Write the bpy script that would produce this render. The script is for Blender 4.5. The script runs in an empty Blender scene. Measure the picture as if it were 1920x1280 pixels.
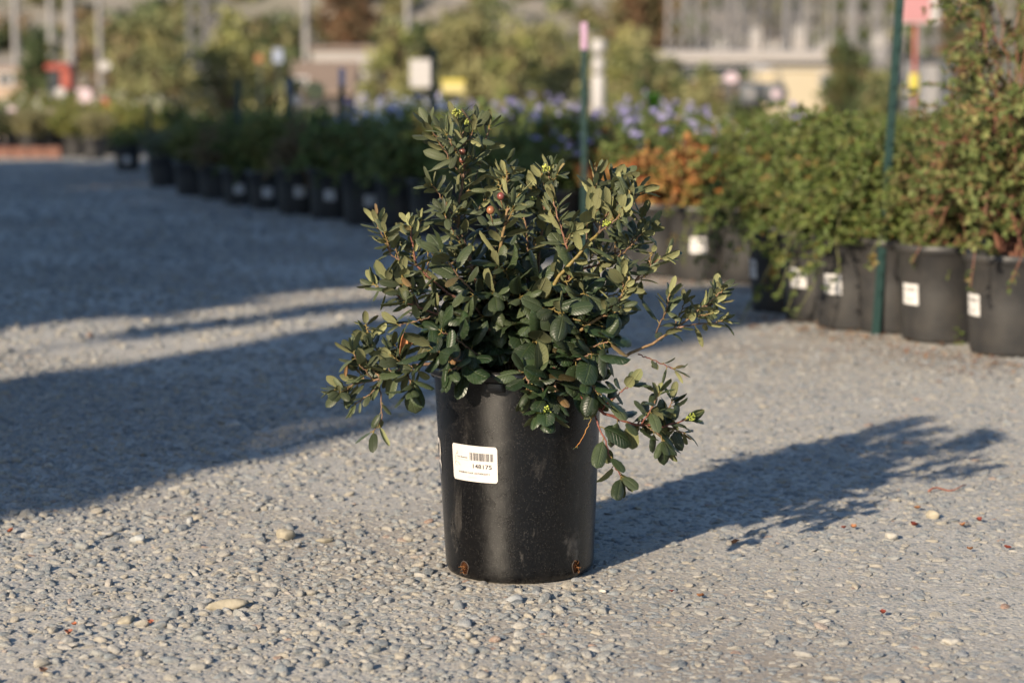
import bpy, math, random
import numpy as np
from mathutils import Vector
PI = math.pi
R = math.radians

# ---------------------------------------------------------------- camera, world, sun
sc = bpy.context.scene
CAMH, PITCH, FPX = 0.92, R(7.88), 4333.0
cam_d = bpy.data.cameras.new('camera')
cam = bpy.data.objects.new('camera', cam_d)
sc.collection.objects.link(cam)
cam.location = (0, 0, CAMH)
cam.rotation_euler = (R(90) - PITCH, 0, 0)
cam_d.sensor_width = 36.0
cam_d.lens = FPX / 1920.0 * 36.0
cam_d.clip_start = 0.05
cam_d.clip_end = 2000
cam_d.dof.use_dof = True
cam_d.dof.focus_distance = 3.76
cam_d.dof.aperture_fstop = cam_d.lens / 21.5          # a 21.5 mm wide aperture
cam_d.dof.aperture_blades = 0
sc.camera = cam

SUN_EL, SUN_AZ = 22.8, 34.5                             # light travels towards +Y turned 34.5 deg to +X
sun_dir = Vector((math.sin(R(SUN_AZ)) * math.cos(R(SUN_EL)), math.cos(R(SUN_AZ)) * math.cos(R(SUN_EL)), -math.sin(R(SUN_EL))))
sd = bpy.data.lights.new('sun', 'SUN')
sd.energy = 4.4
sd.angle = R(0.7)
sd.color = (1.0, 0.84, 0.64)
sun = bpy.data.objects.new('sun', sd)
sc.collection.objects.link(sun)
sun.rotation_euler = sun_dir.to_track_quat('-Z', 'Y').to_euler()
sun.location = (-6, -8, 8)

w = bpy.data.worlds.new('World')
sc.world = w
w.use_nodes = True
nt = w.node_tree
sky = nt.nodes.new('ShaderNodeTexSky')
sky.sky_type = 'NISHITA'
sky.sun_disc = False
sky.ozone_density = 3.0
sky.dust_density = 0.6
sky.sun_elevation = R(SUN_EL)
sky.sun_rotation = R(180 + SUN_AZ)
bg = nt.nodes['Background']
bg.inputs[1].default_value = 0.083
nt.links.new(sky.outputs[0], bg.inputs[0])

sc.view_settings.view_transform = 'Standard'
sc.view_settings.look = 'None'
sc.view_settings.exposure = 1.12
sc.view_settings.gamma = 1
sc.render.engine = 'CYCLES'
sc.cycles.use_denoising = True
sc.cycles.max_bounces = 5
sc.cycles.diffuse_bounces = 3
sc.cycles.glossy_bounces = 2
sc.cycles.transmission_bounces = 2
sc.cycles.caustics_reflective = False
sc.cycles.caustics_refractive = False

rng = np.random.default_rng(7)
random.seed(7)

# ---------------------------------------------------------------- projection helpers (measuring the photograph)
def ray(px, py):
    a, b = (px - 960) / FPX, (640 - py) / FPX
    return np.array([a, math.cos(PITCH) + b * math.sin(PITCH), -math.sin(PITCH) + b * math.cos(PITCH)])
def P(px, py, Y):
    r = ray(px, py)
    t = Y / r[1]
    return np.array([r[0] * t, Y, CAMH + r[2] * t])
def G(px, py, z=0.0):
    r = ray(px, py)
    t = (z - CAMH) / r[2]
    for _ in range(40):
        t = (z - .03 * max(0.0, r[1] * t - 7) - CAMH) / r[2]
    return np.array([r[0] * t, r[1] * t, z - .03 * max(0.0, r[1] * t - 7)])

# ---------------------------------------------------------------- terrain
def ss(x, a, b):
    t = np.clip((np.asarray(x, float) - a) / (b - a), 0, 1)
    return t * t * (3 - 2 * t)
def terr(y):
    y = np.asarray(y, float)
    return np.maximum(-.03 * np.clip(y - 7, 0, None), -2.1) - 1.9 * ss(y, 34, 64)
_gp = rng.uniform(0, 2 * PI, (6, 2)); _gk = rng.uniform(-5, 5, (6, 2))
def bumpz(x, y):
    z = 0
    for i in range(6):
        z = z + 0.0011 * np.sin(_gk[i, 0] * x + _gk[i, 1] * y + _gp[i, 0])
    return z
def gz(x, y):
    return terr(y) + bumpz(x, y) * np.exp(-np.abs(y) / 12.0)

# ---------------------------------------------------------------- object helpers
C = sc.collection
def link(o, parent=None):
    C.objects.link(o)
    if parent is not None: o.parent = parent
    return o
def tag(o, label=None, cat=None, group=None, kind=None):
    if label: o['label'] = label
    if cat: o['category'] = cat
    if group: o['group'] = group
    if kind: o['kind'] = kind
    return o
def empty(name, loc, rz=0.0):
    o = bpy.data.objects.new(name, None)
    o.empty_display_size = 0.1
    o.location = [float(v) for v in loc]; o.rotation_euler = (0, 0, rz)
    C.objects.link(o)
    return o
def copy_tree(o, parent=None):
    c = o.copy(); C.objects.link(c)
    if parent is not None: c.parent = parent
    for ch in list(o.children): copy_tree(ch, c)
    return c
def mesh(name, V, F, mat=None, uv=None, col=None, smooth=False):
    """V (n,3); F an (m,k) array or list of such arrays; uv (n,2); col (n,3)."""
    me = bpy.data.meshes.new(name)
    V = np.asarray(V, np.float32)
    if isinstance(F, np.ndarray): F = [F]
    F = [np.asarray(f, np.int32) for f in F if len(f)]
    me.vertices.add(len(V)); me.vertices.foreach_set('co', V.ravel())
    loops = np.concatenate([f.ravel() for f in F])
    tot = np.concatenate([np.full(len(f), f.shape[1], np.int32) for f in F])
    st = np.concatenate([[0], np.cumsum(tot)[:-1]]).astype(np.int32)
    me.loops.add(len(loops)); me.loops.foreach_set('vertex_index', loops)
    me.polygons.add(len(tot)); me.polygons.foreach_set('loop_start', st)
    me.polygons.foreach_set('use_smooth', np.full(len(tot), bool(smooth)))
    if uv is not None:
        l = me.uv_layers.new(name='UVMap')
        l.data.foreach_set('uv', np.asarray(uv, np.float32)[loops].ravel())
    if col is not None:
        a = me.color_attributes.new('Col', 'FLOAT_COLOR', 'POINT')
        c4 = np.ones((len(V), 4), np.float32); c4[:, :3] = col
        a.data.foreach_set('color', c4.ravel())
    me.update(calc_edges=True)
    me.validate()
    if mat: me.materials.append(mat)
    return me
def obj(name, me, parent=None, loc=None):
    o = bpy.data.objects.new(name, me)
    if loc is not None: o.location = [float(v) for v in loc]
    return link(o, parent)

class MB:
    """collects shapes into one mesh"""
    def __init__(s): s.V = []; s.F = {}; s.UV = []; s.C = []; s.n = 0
    def add(s, V, F, uv=None, col=(1, 1, 1)):
        V = np.asarray(V, float)
        if isinstance(F, np.ndarray): F = [F]
        for f in F:
            f = np.asarray(f)
            if len(f): s.F.setdefault(f.shape[1], []).append(f + s.n)
        s.V.append(V); s.n += len(V)
        s.UV.append(np.zeros((len(V), 2)) if uv is None else np.asarray(uv))
        s.C.append(np.broadcast_to(np.asarray(col, float), (len(V), 3)))
        return s
    def box(s, c, d, rz=0.0, col=(1, 1, 1), rx=0.0, bev=0.0):
        c = np.asarray(c, float); h = np.asarray(d, float) / 2
        if bev > 0:
            b = min(bev, h.min() * .9)
            pts = []
            ci, si = math.cos(rz), math.sin(rz)
            # chamfered box as three crossed shells
            sg = np.array([[x, y, z] for x in (-1, 1) for y in (-1, 1) for z in (-1, 1)], float)
            V = np.concatenate([sg * (h - np.array([0, b, b])), sg * (h - np.array([b, 0, b])), sg * (h - np.array([b, b, 0]))])
            def q(k, ax, sgn):
                ids = [i for i in range(8) if sg[i][ax] == sgn]
                o1, o2 = [a for a in range(3) if a != ax]
                ids.sort(key=lambda i: math.atan2(sg[i][o2], sg[i][o1]))
                return [k * 8 + i for i in ids]
            F4 = [q(0, 0, 1), q(0, 0, -1), q(1, 1, 1), q(1, 1, -1), q(2, 2, 1), q(2, 2, -1)]
            for k1, k2 in ((0, 1), (0, 2), (1, 2)):
                ax = 3 - k1 - k2
                for s1 in (-1, 1):
                    for s2 in (-1, 1):
                        ids = [i for i in range(8) if sg[i][k1] == s1 and sg[i][k2] == s2]
                        ids.sort(key=lambda i: sg[i][ax])
                        F4.append([k1 * 8 + ids[0], k1 * 8 + ids[1], k2 * 8 + ids[1], k2 * 8 + ids[0]])
            F3 = [[i, 8 + i, 16 + i] for i in range(8)]
            Fs = [np.array(F4), np.array(F3)]
        else:
            V = np.array([[x, y, z] for x in (-1, 1) for y in (-1, 1) for z in (-1, 1)], float) * h
            Fs = [np.array([[0, 1, 3, 2], [4, 6, 7, 5], [0, 4, 5, 1], [2, 3, 7, 6], [0, 2, 6, 4], [1, 5, 7, 3]])]
        if rx:
            y, z = V[:, 1].copy(), V[:, 2].copy()
            V[:, 1] = y * math.cos(rx) - z * math.sin(rx); V[:, 2] = y * math.sin(rx) + z * math.cos(rx)
        x, y = V[:, 0].copy(), V[:, 1].copy()
        V[:, 0] = x * math.cos(rz) - y * math.sin(rz); V[:, 1] = x * math.sin(rz) + y * math.cos(rz)
        return s.add(V + c, Fs, col=col)
    def tube(s, pts, rad, n=6, col=(1, 1, 1), cap=True):
        pts = np.asarray(pts, float); m = len(pts)
        rad = np.broadcast_to(np.asarray(rad, float), (m,))
        T = np.gradient(pts, axis=0)
        T /= np.linalg.norm(T, axis=1, keepdims=True) + 1e-12
        up = np.array([0, 0, 1.0]) if abs(T[0, 2]) < .9 else np.array([1.0, 0, 0])
        A = np.cross(T[0], up); A /= np.linalg.norm(A)
        V = []
        th = np.arange(n) * 2 * PI / n
        for i in range(m):
            A = A - T[i] * A.dot(T[i]); A /= np.linalg.norm(A) + 1e-12
            B = np.cross(T[i], A)
            V.append(pts[i] + rad[i] * (np.cos(th)[:, None] * A + np.sin(th)[:, None] * B))
        V = np.concatenate(V)
        i = np.arange(m - 1)[:, None] * n; j = np.arange(n)[None]; k = (np.arange(n)[None] + 1) % n
        F = np.stack([i + j, i + k, i + n + k, i + n + j], -1).reshape(-1, 4)
        Fs = [F]
        if cap:
            V = np.concatenate([V, pts[[0, -1]]]); a, b = m * n, m * n + 1
            jj = np.arange(n); kk = (jj + 1) % n
            Fs.append(np.stack([kk, jj, np.full(n, a)], -1)); Fs.append(np.stack([(m - 1) * n + jj, (m - 1) * n + kk, np.full(n, b)], -1))
        return s.add(V, Fs, col=col)
    def lathe(s, prof, n=64, col=(1, 1, 1), loc=(0, 0, 0), sx=1.0):
        prof = np.asarray(prof, float); m = len(prof)
        th = np.arange(n) * 2 * PI / n
        V = np.stack([prof[:, 0][:, None] * np.cos(th) * sx, prof[:, 0][:, None] * np.sin(th), np.repeat(prof[:, 1][:, None], n, 1)], -1).reshape(-1, 3)
        i = np.arange(m - 1)[:, None] * n; j = np.arange(n)[None]; k = (np.arange(n)[None] + 1) % n
        F = np.stack([i + j, i + k, i + n + k, i + n + j], -1).reshape(-1, 4)
        return s.add(V + np.asarray(loc), F, col=col)
    def ball(s, c, r, n=8, m=5, col=(1, 1, 1)):
        ph = np.linspace(0.001, PI - .001, m)
        prof = np.stack([np.sin(ph), -np.cos(ph)], 1)
        th = np.arange(n) * 2 * PI / n
        V = np.stack([prof[:, 0][:, None] * np.cos(th), prof[:, 0][:, None] * np.sin(th), np.repeat(prof[:, 1][:, None], n, 1)], -1).reshape(-1, 3)
        i = np.arange(m - 1)[:, None] * n; j = np.arange(n)[None]; k = (np.arange(n)[None] + 1) % n
        F = np.stack([i + j, i + k, i + n + k, i + n + j], -1).reshape(-1, 4)
        return s.add(V * np.asarray(r) + np.asarray(c), F, col=col)
    def me(s, name, mat, smooth=False):
        return mesh(name, np.concatenate(s.V), [np.concatenate(f) for f in s.F.values()], mat,
                    uv=np.concatenate(s.UV), col=np.concatenate(s.C), smooth=smooth)
    def build(s, name, mat, parent=None, loc=None, smooth=False):
        return obj(name, s.me(name, mat, smooth), parent, loc)

# ---------------------------------------------------------------- material helpers
class Mat:
    def __init__(s, name):
        s.m = bpy.data.materials.new(name); s.m.use_nodes = True
        s.t = s.m.node_tree; s.b = s.t.nodes['Principled BSDF']; s.out = s.t.nodes['Material Output']
    def n(s, typ, **kw):
        nd = s.t.nodes.new(typ)
        for k, v in kw.items():
            if k.startswith('i_'): nd.inputs[k[2:].replace('_', ' ')].default_value = v
            else: setattr(nd, k, v)
        return nd
    def l(s, a, b): s.t.links.new(a, b)
    def noise(s, scale, detail=4, rough=.55, vec=None, dist=0):
        n = s.n('ShaderNodeTexNoise'); n.inputs['Scale'].default_value = scale; n.inputs['Detail'].default_value = detail
        n.inputs['Roughness'].default_value = rough; n.inputs['Distortion'].default_value = dist
        s.l(vec if vec is not None else s.co(), n.inputs['Vector'])
        return n.outputs['Fac']
    def voro(s, scale, vec=None, feature='F1', out='Distance'):
        n = s.n('ShaderNodeTexVoronoi', feature=feature); n.inputs['Scale'].default_value = scale
        s.l(vec if vec is not None else s.co(), n.inputs['Vector'])
        return n.outputs[out]
    def co(s, out='Object'):
        if not hasattr(s, '_tc'): s._tc = s.n('ShaderNodeTexCoord')
        return s._tc.outputs[out]
    def ramp(s, fac, stops, interp='LINEAR'):
        r = s.n('ShaderNodeValToRGB'); cr = r.color_ramp; cr.interpolation = interp
        while len(cr.elements) > 1: cr.elements.remove(cr.elements[-1])
        for i, (p, c) in enumerate(stops):
            e = cr.elements[0] if i == 0 else cr.elements.new(p)
            e.position = p; e.color = (c if hasattr(c, '__len__') else (c, c, c)) [:3] + (1,) if hasattr(c, '__len__') else (c, c, c, 1)
        s.l(fac, r.inputs[0]); return r.outputs[0]
    def mix(s, f, a, b, mode='MIX'):
        n = s.n('ShaderNodeMix', data_type='RGBA', blend_type=mode)
        for i, v in ((0, f), (6, a), (7, b)):
            if hasattr(v, 'links') or isinstance(v, bpy.types.NodeSocket): s.l(v, n.inputs[i])
            elif i == 0: n.inputs[0].default_value = v
            else: n.inputs[i].default_value = tuple(v)[:3] + (1,) if hasattr(v, '__len__') else (v, v, v, 1)
        return n.outputs[2]
    def math(s, op, a, b=None, clamp=False):
        n = s.n('ShaderNodeMath', operation=op, use_clamp=clamp)
        for i, v in ((0, a), (1, b)):
            if v is None: continue
            if isinstance(v, bpy.types.NodeSocket): s.l(v, n.inputs[i])
            else: n.inputs[i].default_value = v
        return n.outputs[0]
    def set(s, **kw):
        for k, v in kw.items():
            i = s.b.inputs[{'base': 'Base Color', 'rough': 'Roughness', 'metal': 'Metallic', 'spec': 'Specular IOR Level', 'normal': 'Normal', 'sheen': 'Sheen Weight', 'coat': 'Coat Weight'}[k]]
            if isinstance(v, bpy.types.NodeSocket): s.l(v, i)
            elif k == 'base': i.default_value = tuple(v)[:3] + (1,)
            else: i.default_value = v
        return s
    def bump(s, h, strength=.5, dist=.001):
        n = s.n('ShaderNodeBump'); n.inputs['Strength'].default_value = strength; n.inputs['Distance'].default_value = dist
        s.l(h, n.inputs['Height']); s.l(n.outputs[0], s.b.inputs['Normal']); return s
    def attr(s, name='Col'):
        return s.n('ShaderNodeAttribute', attribute_name=name)
def plain(name, col, rough=.6, var=.15, scale=8, spec=.5, metal=0, bump=0):
    m = Mat(name)
    f = m.noise(scale, 5)
    c = m.mix(f, [v * (1 - var) for v in col], [v * (1 + var) for v in col])
    m.set(base=c, rough=rough, spec=spec, metal=metal)
    if bump: m.bump(m.noise(scale * 6, 4), .4, bump)
    return m.m
def vcol(name, rough=.55, spec=.4, var=.12, trans=0.0, scale=40):
    """colour from the mesh's own per-piece colours"""
    m = Mat(name)
    a = m.attr().outputs['Color']
    f = m.noise(scale, 3)
    c = m.mix(1.0, a, m.ramp(f, [(.3, 1 - var), (.7, 1 + var)]), 'MULTIPLY')
    m.set(base=c, rough=rough, spec=spec)
    if trans > 0:
        tr = m.n('ShaderNodeBsdfTranslucent'); m.l(c, tr.inputs[0])
        mx = m.n('ShaderNodeMixShader'); mx.inputs[0].default_value = trans
        m.l(m.b.outputs[0], mx.inputs[1]); m.l(tr.outputs[0], mx.inputs[2]); m.l(mx.outputs[0], m.out.inputs[0])
    return m.m
# ---------------------------------------------------------------- ground
def gravel_color(m, co):
    big = m.noise(.9, 5, vec=co)
    mid = m.noise(9, 5, vec=co)
    fine = m.noise(160, 4, .65, vec=co)
    base = m.ramp(mid, [(.3, (.29, .275, .245)), (.55, (.37, .35, .31)), (.75, (.43, .40, .345))])
    base = m.mix(m.ramp(big, [(.4, 0.0), (.65, .55)]), base, (.30, .265, .215))
    base = m.mix(1.0, base, m.ramp(fine, [(.25, .62), (.5, 1.0), (.8, 1.25)]), 'MULTIPLY')
    return base
gm = Mat('gravel_ground')
co = gm.co('Object')
base = gravel_color(gm, co)
v1 = gm.voro(130, co); vc = gm.voro(130, co, out='Color')
stone = gm.ramp(v1, [(.0, 1.0), (.55, .0)])
sep = gm.n('ShaderNodeSeparateColor'); gm.l(vc, sep.inputs[0])
stc = gm.ramp(sep.outputs[0], [(0, (.20, .21, .215)), (.35, (.29, .295, .29)), (.7, (.37, .35, .31)), (1, (.47, .45, .41))])
base = gm.mix(gm.ramp(sep.outputs[1], [(.35, 0.0), (.6, .7)]), base, stc)
soil_f = gm.math('MULTIPLY', gm.ramp(gm.noise(.45, 4, .6, co), [(.5, 0.0), (.62, .5)]), 1.0)
base = gm.mix(soil_f, base, (.20, .165, .13))
gm.set(base=base, rough=.95, spec=.2)
h = gm.math('ADD', gm.math('MULTIPLY', stone, .7), gm.math('MULTIPLY', gm.noise(260, 3, vec=co), .6))
gm.bump(h, .8, .0022)
M_GROUND = gm.m

xs = np.unique(np.concatenate([np.linspace(-3, 3, 200), np.linspace(-14, -3, 40), np.linspace(3, 14, 40), np.linspace(-60, -14, 16), np.linspace(14, 60, 16), np.linspace(-700, -60, 12), np.linspace(60, 700, 12)]))
ys = np.unique(np.concatenate([np.linspace(2.5, 10, 240), np.linspace(-40, 2.5, 24), np.linspace(10, 30, 50), np.linspace(30, 70, 40), np.linspace(70, 900, 24)]))
X, Y = np.meshgrid(xs, ys)
Z = gz(X, Y)
nx, ny = len(xs), len(ys)
ii, jj = np.meshgrid(np.arange(ny - 1), np.arange(nx - 1), indexing='ij')
q = (ii * nx + jj).ravel()
ground = obj('ground', mesh('ground', np.stack([X, Y, Z], -1).reshape(-1, 3), np.stack([q, q + 1, q + nx + 1, q + nx], -1), M_GROUND, smooth=True))
tag(ground, 'pale grey compacted gravel yard', kind='structure')

# pebbles lying on and pressed into the yard: one countless mass
pm = Mat('pebble_stone')
oi = pm.n('ShaderNodeObjectInfo')
pc = pm.ramp(oi.outputs['Random'], [(0, (.17, .19, .205)), (.16, (.235, .26, .28)), (.36, (.295, .31, .31)), (.55, (.345, .335, .305)), (.72, (.40, .365, .30)), (.86, (.28, .30, .32)), (.95, (.41, .39, .35)), (.985, (.45, .435, .40)), (1.0, (.33, .22, .17))])
pc = pm.mix(1.0, pc, pm.ramp(pm.noise(2.2, 4, .6), [(.3, .72), (.7, 1.22)]), 'MULTIPLY')
dust = pm.noise(1.1, 3)
pc = pm.mix(pm.ramp(dust, [(.42, 0.0), (.7, .55)]), pc, (.37, .34, .295))
pm.set(base=pc, rough=.9, spec=.25)
pm.bump(pm.noise(7, 5, .65), .55, .12)
M_PEB = pm.m
def ico(sub=3):
    import bmesh
    bm = bmesh.new(); bmesh.ops.create_icosphere(bm, subdivisions=sub, radius=1)
    V = np.array([v.co[:] for v in bm.verts]); F = np.array([[v.index for v in f.verts] for f in bm.faces]); bm.free()
    return V, F
ICOV, ICOF = ico(3)
def lump(seed, amp=.28, flat=.62, angular=.5):
    r = np.random.default_rng(seed)
    V = ICOV.copy()
    d = np.ones(len(V))
    for k in range(5):
        dr = r.normal(size=3); dr /= np.linalg.norm(dr)
        d += amp * .35 * np.sin(V @ dr * r.uniform(1.5, 3.5) + r.uniform(0, 6))
    for k in range(int(9 * angular)):                       # planed facets
        dr = r.normal(size=3); dr /= np.linalg.norm(dr)
        lim = r.uniform(.62, .9); pr = (V * d[:, None]) @ dr
        d = np.where(pr > lim, d * (lim + (pr - lim) * .15) / np.maximum(pr, 1e-6), d)
    return V * d[:, None] * np.array([1.0, r.uniform(.62, .95), flat * r.uniform(.75, 1.1)])
pcol = bpy.data.collections.new('pebble_shapes')
for k in range(14):
    o = bpy.data.objects.new('pebble_shape', mesh('pebble_shape', lump(100 + k), ICOF, M_PEB, smooth=True))
    pcol.objects.link(o)
def scatter(n, y0, y1, rmin, rmed, sig, rmax, sink=.35, seed=1):
    r = np.random.default_rng(seed)
    y = np.sqrt(r.uniform(y0 ** 2, y1 ** 2, n))
    x = r.uniform(-1, 1, n) * (y * .30 + .35)
    rad = np.clip(rmed * np.exp(r.normal(0, sig, n)), rmin, rmax)
    # patches: looser on the left, pressed flat on the right
    pat = np.sin(x * 3.1 + 1.3 * np.sin(y * 2.3)) + np.sin(y * 4.1 + x * 2.2)
    keep = r.uniform(-2.6, 1.6, n) < pat + .5
    x, y, rad, pat = x[keep], y[keep], rad[keep], pat[keep]
    m = len(x)
    flat = r.uniform(.6, 1.1, m)
    flat *= np.where(x > .15, .68, 1.0)
    sc_ = np.stack([rad, rad * r.uniform(.8, 1.05, m), rad * flat], 1)
    z = gz(x, y) + sc_[:, 2] * .6 * (1 - 2 * sink * r.uniform(.5, 1.45, m)) - .0006
    z -= np.where(x > .15, rad * .06, 0)
    # keep clear of the pot's foot
    k2 = np.hypot(x - POTX, y - POTY) > POT_RB + .001 + rad * .35
    rot = np.stack([r.normal(0, .16, m), r.normal(0, .16, m), r.uniform(0, 6.28, m)], 1)
    return np.stack([x, y, z], 1)[k2], rot[k2], sc_[k2]
POTX, POTY, POT_RB = float(G(975, 1080)[0]), 3.842, .1248
parts_ = [scatter(128000, 2.8, 6.4, .0024, .0057, .42, .0140, .50, 1),
          scatter(3800, 2.8, 6.4, .009, .0108, .20, .016, .42, 3),
          scatter(46000, 6.4, 11, .006, .0088, .35, .02, .45, 2),
          scatter(76000, 11, 25, .010, .014, .25, .024, .45, 4)]
pv = np.concatenate([p[0] for p in parts_]); pr = np.concatenate([p[1] for p in parts_]); ps = np.concatenate([p[2] for p in parts_])
me = bpy.data.meshes.new('gravel'); me.vertices.add(len(pv)); me.vertices.foreach_set('co', pv.astype(np.float32).ravel())
a = me.attributes.new('rot', 'FLOAT_VECTOR', 'POINT'); a.data.foreach_set('vector', pr.astype(np.float32).ravel())
a = me.attributes.new('scl', 'FLOAT_VECTOR', 'POINT'); a.data.foreach_set('vector', ps.astype(np.float32).ravel())
a = me.attributes.new('pick', 'INT', 'POINT'); a.data.foreach_set('value', rng.integers(0, 14, len(pv)).astype(np.int32))
me.update()
gravel = tag(obj('gravel', me), 'loose pale grey pebbles bedded in the gravel yard', 'gravel', kind='stuff')
ng = bpy.data.node_groups.new('gravel_scatter', 'GeometryNodeTree')
ng.interface.new_socket('Geometry', in_out='INPUT', socket_type='NodeSocketGeometry')
ng.interface.new_socket('Geometry', in_out='OUTPUT', socket_type='NodeSocketGeometry')
gi = ng.nodes.new('NodeGroupInput'); go = ng.nodes.new('NodeGroupOutput')
iop = ng.nodes.new('GeometryNodeInstanceOnPoints'); ci = ng.nodes.new('GeometryNodeCollectionInfo')
ci.inputs['Collection'].default_value = pcol; ci.inputs['Separate Children'].default_value = True; ci.inputs['Reset Children'].default_value = True
def nattr(nm, t):
    n = ng.nodes.new('GeometryNodeInputNamedAttribute'); n.data_type = t; n.inputs[0].default_value = nm; return n.outputs[0]
e2r = ng.nodes.new('FunctionNodeEulerToRotation')
L = ng.links.new
L(gi.outputs[0], iop.inputs['Points']); L(ci.outputs[0], iop.inputs['Instance']); iop.inputs['Pick Instance'].default_value = True
L(nattr('pick', 'INT'), iop.inputs['Instance Index']); L(nattr('rot', 'FLOAT_VECTOR'), e2r.inputs[0]); L(e2r.outputs[0], iop.inputs['Rotation'])
L(nattr('scl', 'FLOAT_VECTOR'), iop.inputs['Scale']); L(iop.outputs[0], go.inputs[0])
md = gravel.modifiers.new('scatter', 'NODES'); md.node_group = ng

# single larger stones lying on the yard
M_STONE = {}
def stone_mat(name, c):
    m = Mat(name)
    cc = m.mix(m.ramp(m.noise(60, 5, .6), [(.35, 0.0), (.7, 1.0)]), [v * .75 for v in c], [min(1, v * 1.2) for v in c])
    m.set(base=cc, rough=.9, spec=.25); m.bump(m.noise(220, 5, .6), .5, .002); return m.m
M_STONE['tan'] = stone_mat('tan_stone', (.29, .26, .20)); M_STONE['grey'] = stone_mat('grey_stone', (.30, .31, .31)); M_STONE['pale'] = stone_mat('pale_stone', (.36, .34, .30))
stones = [(425, 1140, .031, 'tan', (1.0, .55, .42), 'largest tan stone on the gravel, long and low, left of the pot', 11),
          (535, 1012, .017, 'tan', (1, .9, .85), 'rounded tan stone casting a small shadow, midway between pot and left edge', 12),
          (262, 1016, .016, 'grey', (1, .8, .75), 'grey angular stone with a dark notch, left part of the gravel', 13),
          (603, 1018, .013, 'tan', (1.3, .7, .5), 'small flat tan stone just right of the rounded tan stone', 14),
          (966, 1126, .019, 'grey', (1.1, .7, .5), 'flat grey stone just in front of the black pot', 15),
          (357, 980, .013, 'grey', (1, .8, .9), 'small upright greenish grey stone at the edge of the large shadow', 16),
          (1746, 972, .014, 'tan', (1, .8, .8), 'round tan stone among red leaf bits at right', 17),
          (1672, 1012, .016, 'pale', (1, .9, .7), 'pale broken stone below the shadow of the shrub', 18),
          (1786, 1205, .015, 'pale', (1.1, .9, .7), 'pale stone near the lower right corner of the yard', 19),
          (238, 1165, .016, 'tan', (1.2, .8, .6), 'tan stone in the lower left foreground', 20),
          (1129, 1110, .011, 'pale', (1, .8, .6), 'small pale stone at the right foot of the pot', 21),
          (440, 802, .02, 'grey', (1.1, .8, .6), 'dark grey clod lying in the large shadow at left', 22)]
for px, py, r_, mt, s_, lab, sd_ in stones:
    g = G(px, py); V = lump(sd_, .4, .9, .9) * np.array(s_) * r_
    a_ = sd_ * .7; V = V @ np.array([[math.cos(a_ if sd_ != 11 else .2), math.sin(a_ if sd_ != 11 else .2), 0], [-math.sin(a_ if sd_ != 11 else .2), math.cos(a_ if sd_ != 11 else .2), 0], [0, 0, 1]])
    o = obj('stone', mesh('stone', V, ICOF, M_STONE[mt], smooth=True), loc=(g[0], g[1], float(gz(g[0], g[1])) - V[:, 2].min() * .55))
    tag(o, lab, 'stone', 'single stones on the gravel')

# fallen leaf bits and a twig
M_DRY = vcol('dry_leaf', .8, .2, .3, 0.1, 300)
def curl_leaf(Lh, W, curl, bend, col, seed):
    r = np.random.default_rng(seed); nu, nv = 8, 5
    u = np.linspace(0, 1, nu); v = np.linspace(-1, 1, nv)
    U, Vv = np.meshgrid(u, v, indexing='ij')
    wv = W * np.sin(PI * np.clip(U * .96 + .02, 0, 1)) ** .8
    x = Lh * (U - .5); y = wv * Vv; z = curl * np.abs(Vv) ** 2 * wv + bend * (U - .5) ** 2 * Lh + r.normal(0, .0006, U.shape)
    ii, jj = np.meshgrid(np.arange(nu - 1), np.arange(nv - 1), indexing='ij'); q = (ii * nv + jj).ravel()
    return np.stack([x, y, z], -1).reshape(-1, 3), np.stack([q, q + 1, q + nv + 1, q + nv], -1)
red, org = (.15, .035, .025), (.26, .12, .06)
bits = [(1713, 992, .019, red, 'brightest red crumpled leaf at right of the shadow'), (1601, 996, .014, org, 'small orange leaf bit below the shadow tip'),
        (1582, 997, .010, red, 'tiny dark red leaf bit beside the small orange one'), (1379, 1026, .016, org, 'orange leaf scrap just below the shadow edge of the pot'),
        (1818, 1037, .015, org, 'orange leaf scrap near the right edge'), (1889, 1034, .014, red, 'red leaf scrap closest to the right edge'),
        (1720, 960, .013, (.2, .09, .04), 'brown leaf bit beside the round tan stone'), (1806, 992, .016, org, 'curled orange leaf bit right of the brightest red leaf'),
        (1836, 982, .014, red, 'dull red leaf lying beyond the curled orange one'), (1313, 1124, .014, org, 'orange leaf scrap in the middle of the bright gravel right of the pot'),
        (1259, 1115, .009, red, 'tiny red chip left of an orange scrap right of the pot'), (21, 1003, .016, (.28, .09, .05), 'orange red chip at the left edge'),
        (282, 1174, .014, (.25, .09, .06), 'reddish chip in the lower left foreground'), (128, 1195, .017, (.23, .09, .06), 'flat reddish chip near the lower left corner'),
        (80, 1268, .018, (.27, .15, .10), 'pinkish chip at the bottom left edge'), (1655, 1155, .013, red, 'dark red leaf bit in the lower right foreground'),
        (140, 1178, .010, (.3, .1, .05), 'smallest reddish chip near the lower left corner'), (975, 880 + 190, .0, red, '')]
for k, (px, py, s_, c_, lab) in enumerate(bits):
    if s_ == 0: continue
    g = G(px, py); V, F = curl_leaf(s_, s_ * .38, .9, .9, c_, k)
    o = obj('fallen_leaf', mesh('fallen_leaf', V, F, M_DRY, col=np.broadcast_to(np.array(c_), (len(V), 3)), smooth=True), loc=(g[0], g[1], float(gz(g[0], g[1])) + .006))
    o.rotation_euler = (random.uniform(-.4, .4), random.uniform(-.3, .3), random.uniform(0, 6))
    tag(o, lab, 'leaf', 'fallen leaf bits on the gravel')
tw = MB(); a_, b_ = G(1741, 926), G(1812, 917)
pts = [a_ + (b_ - a_) * t + np.array([0, .012 * math.sin(t * 7), .006 + .003 * math.sin(t * 9)]) for t in np.linspace(0, 1, 9)]
tw.tube(pts, np.linspace(.0022, .0012, 9), 6, col=(.24, .10, .07))
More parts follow.
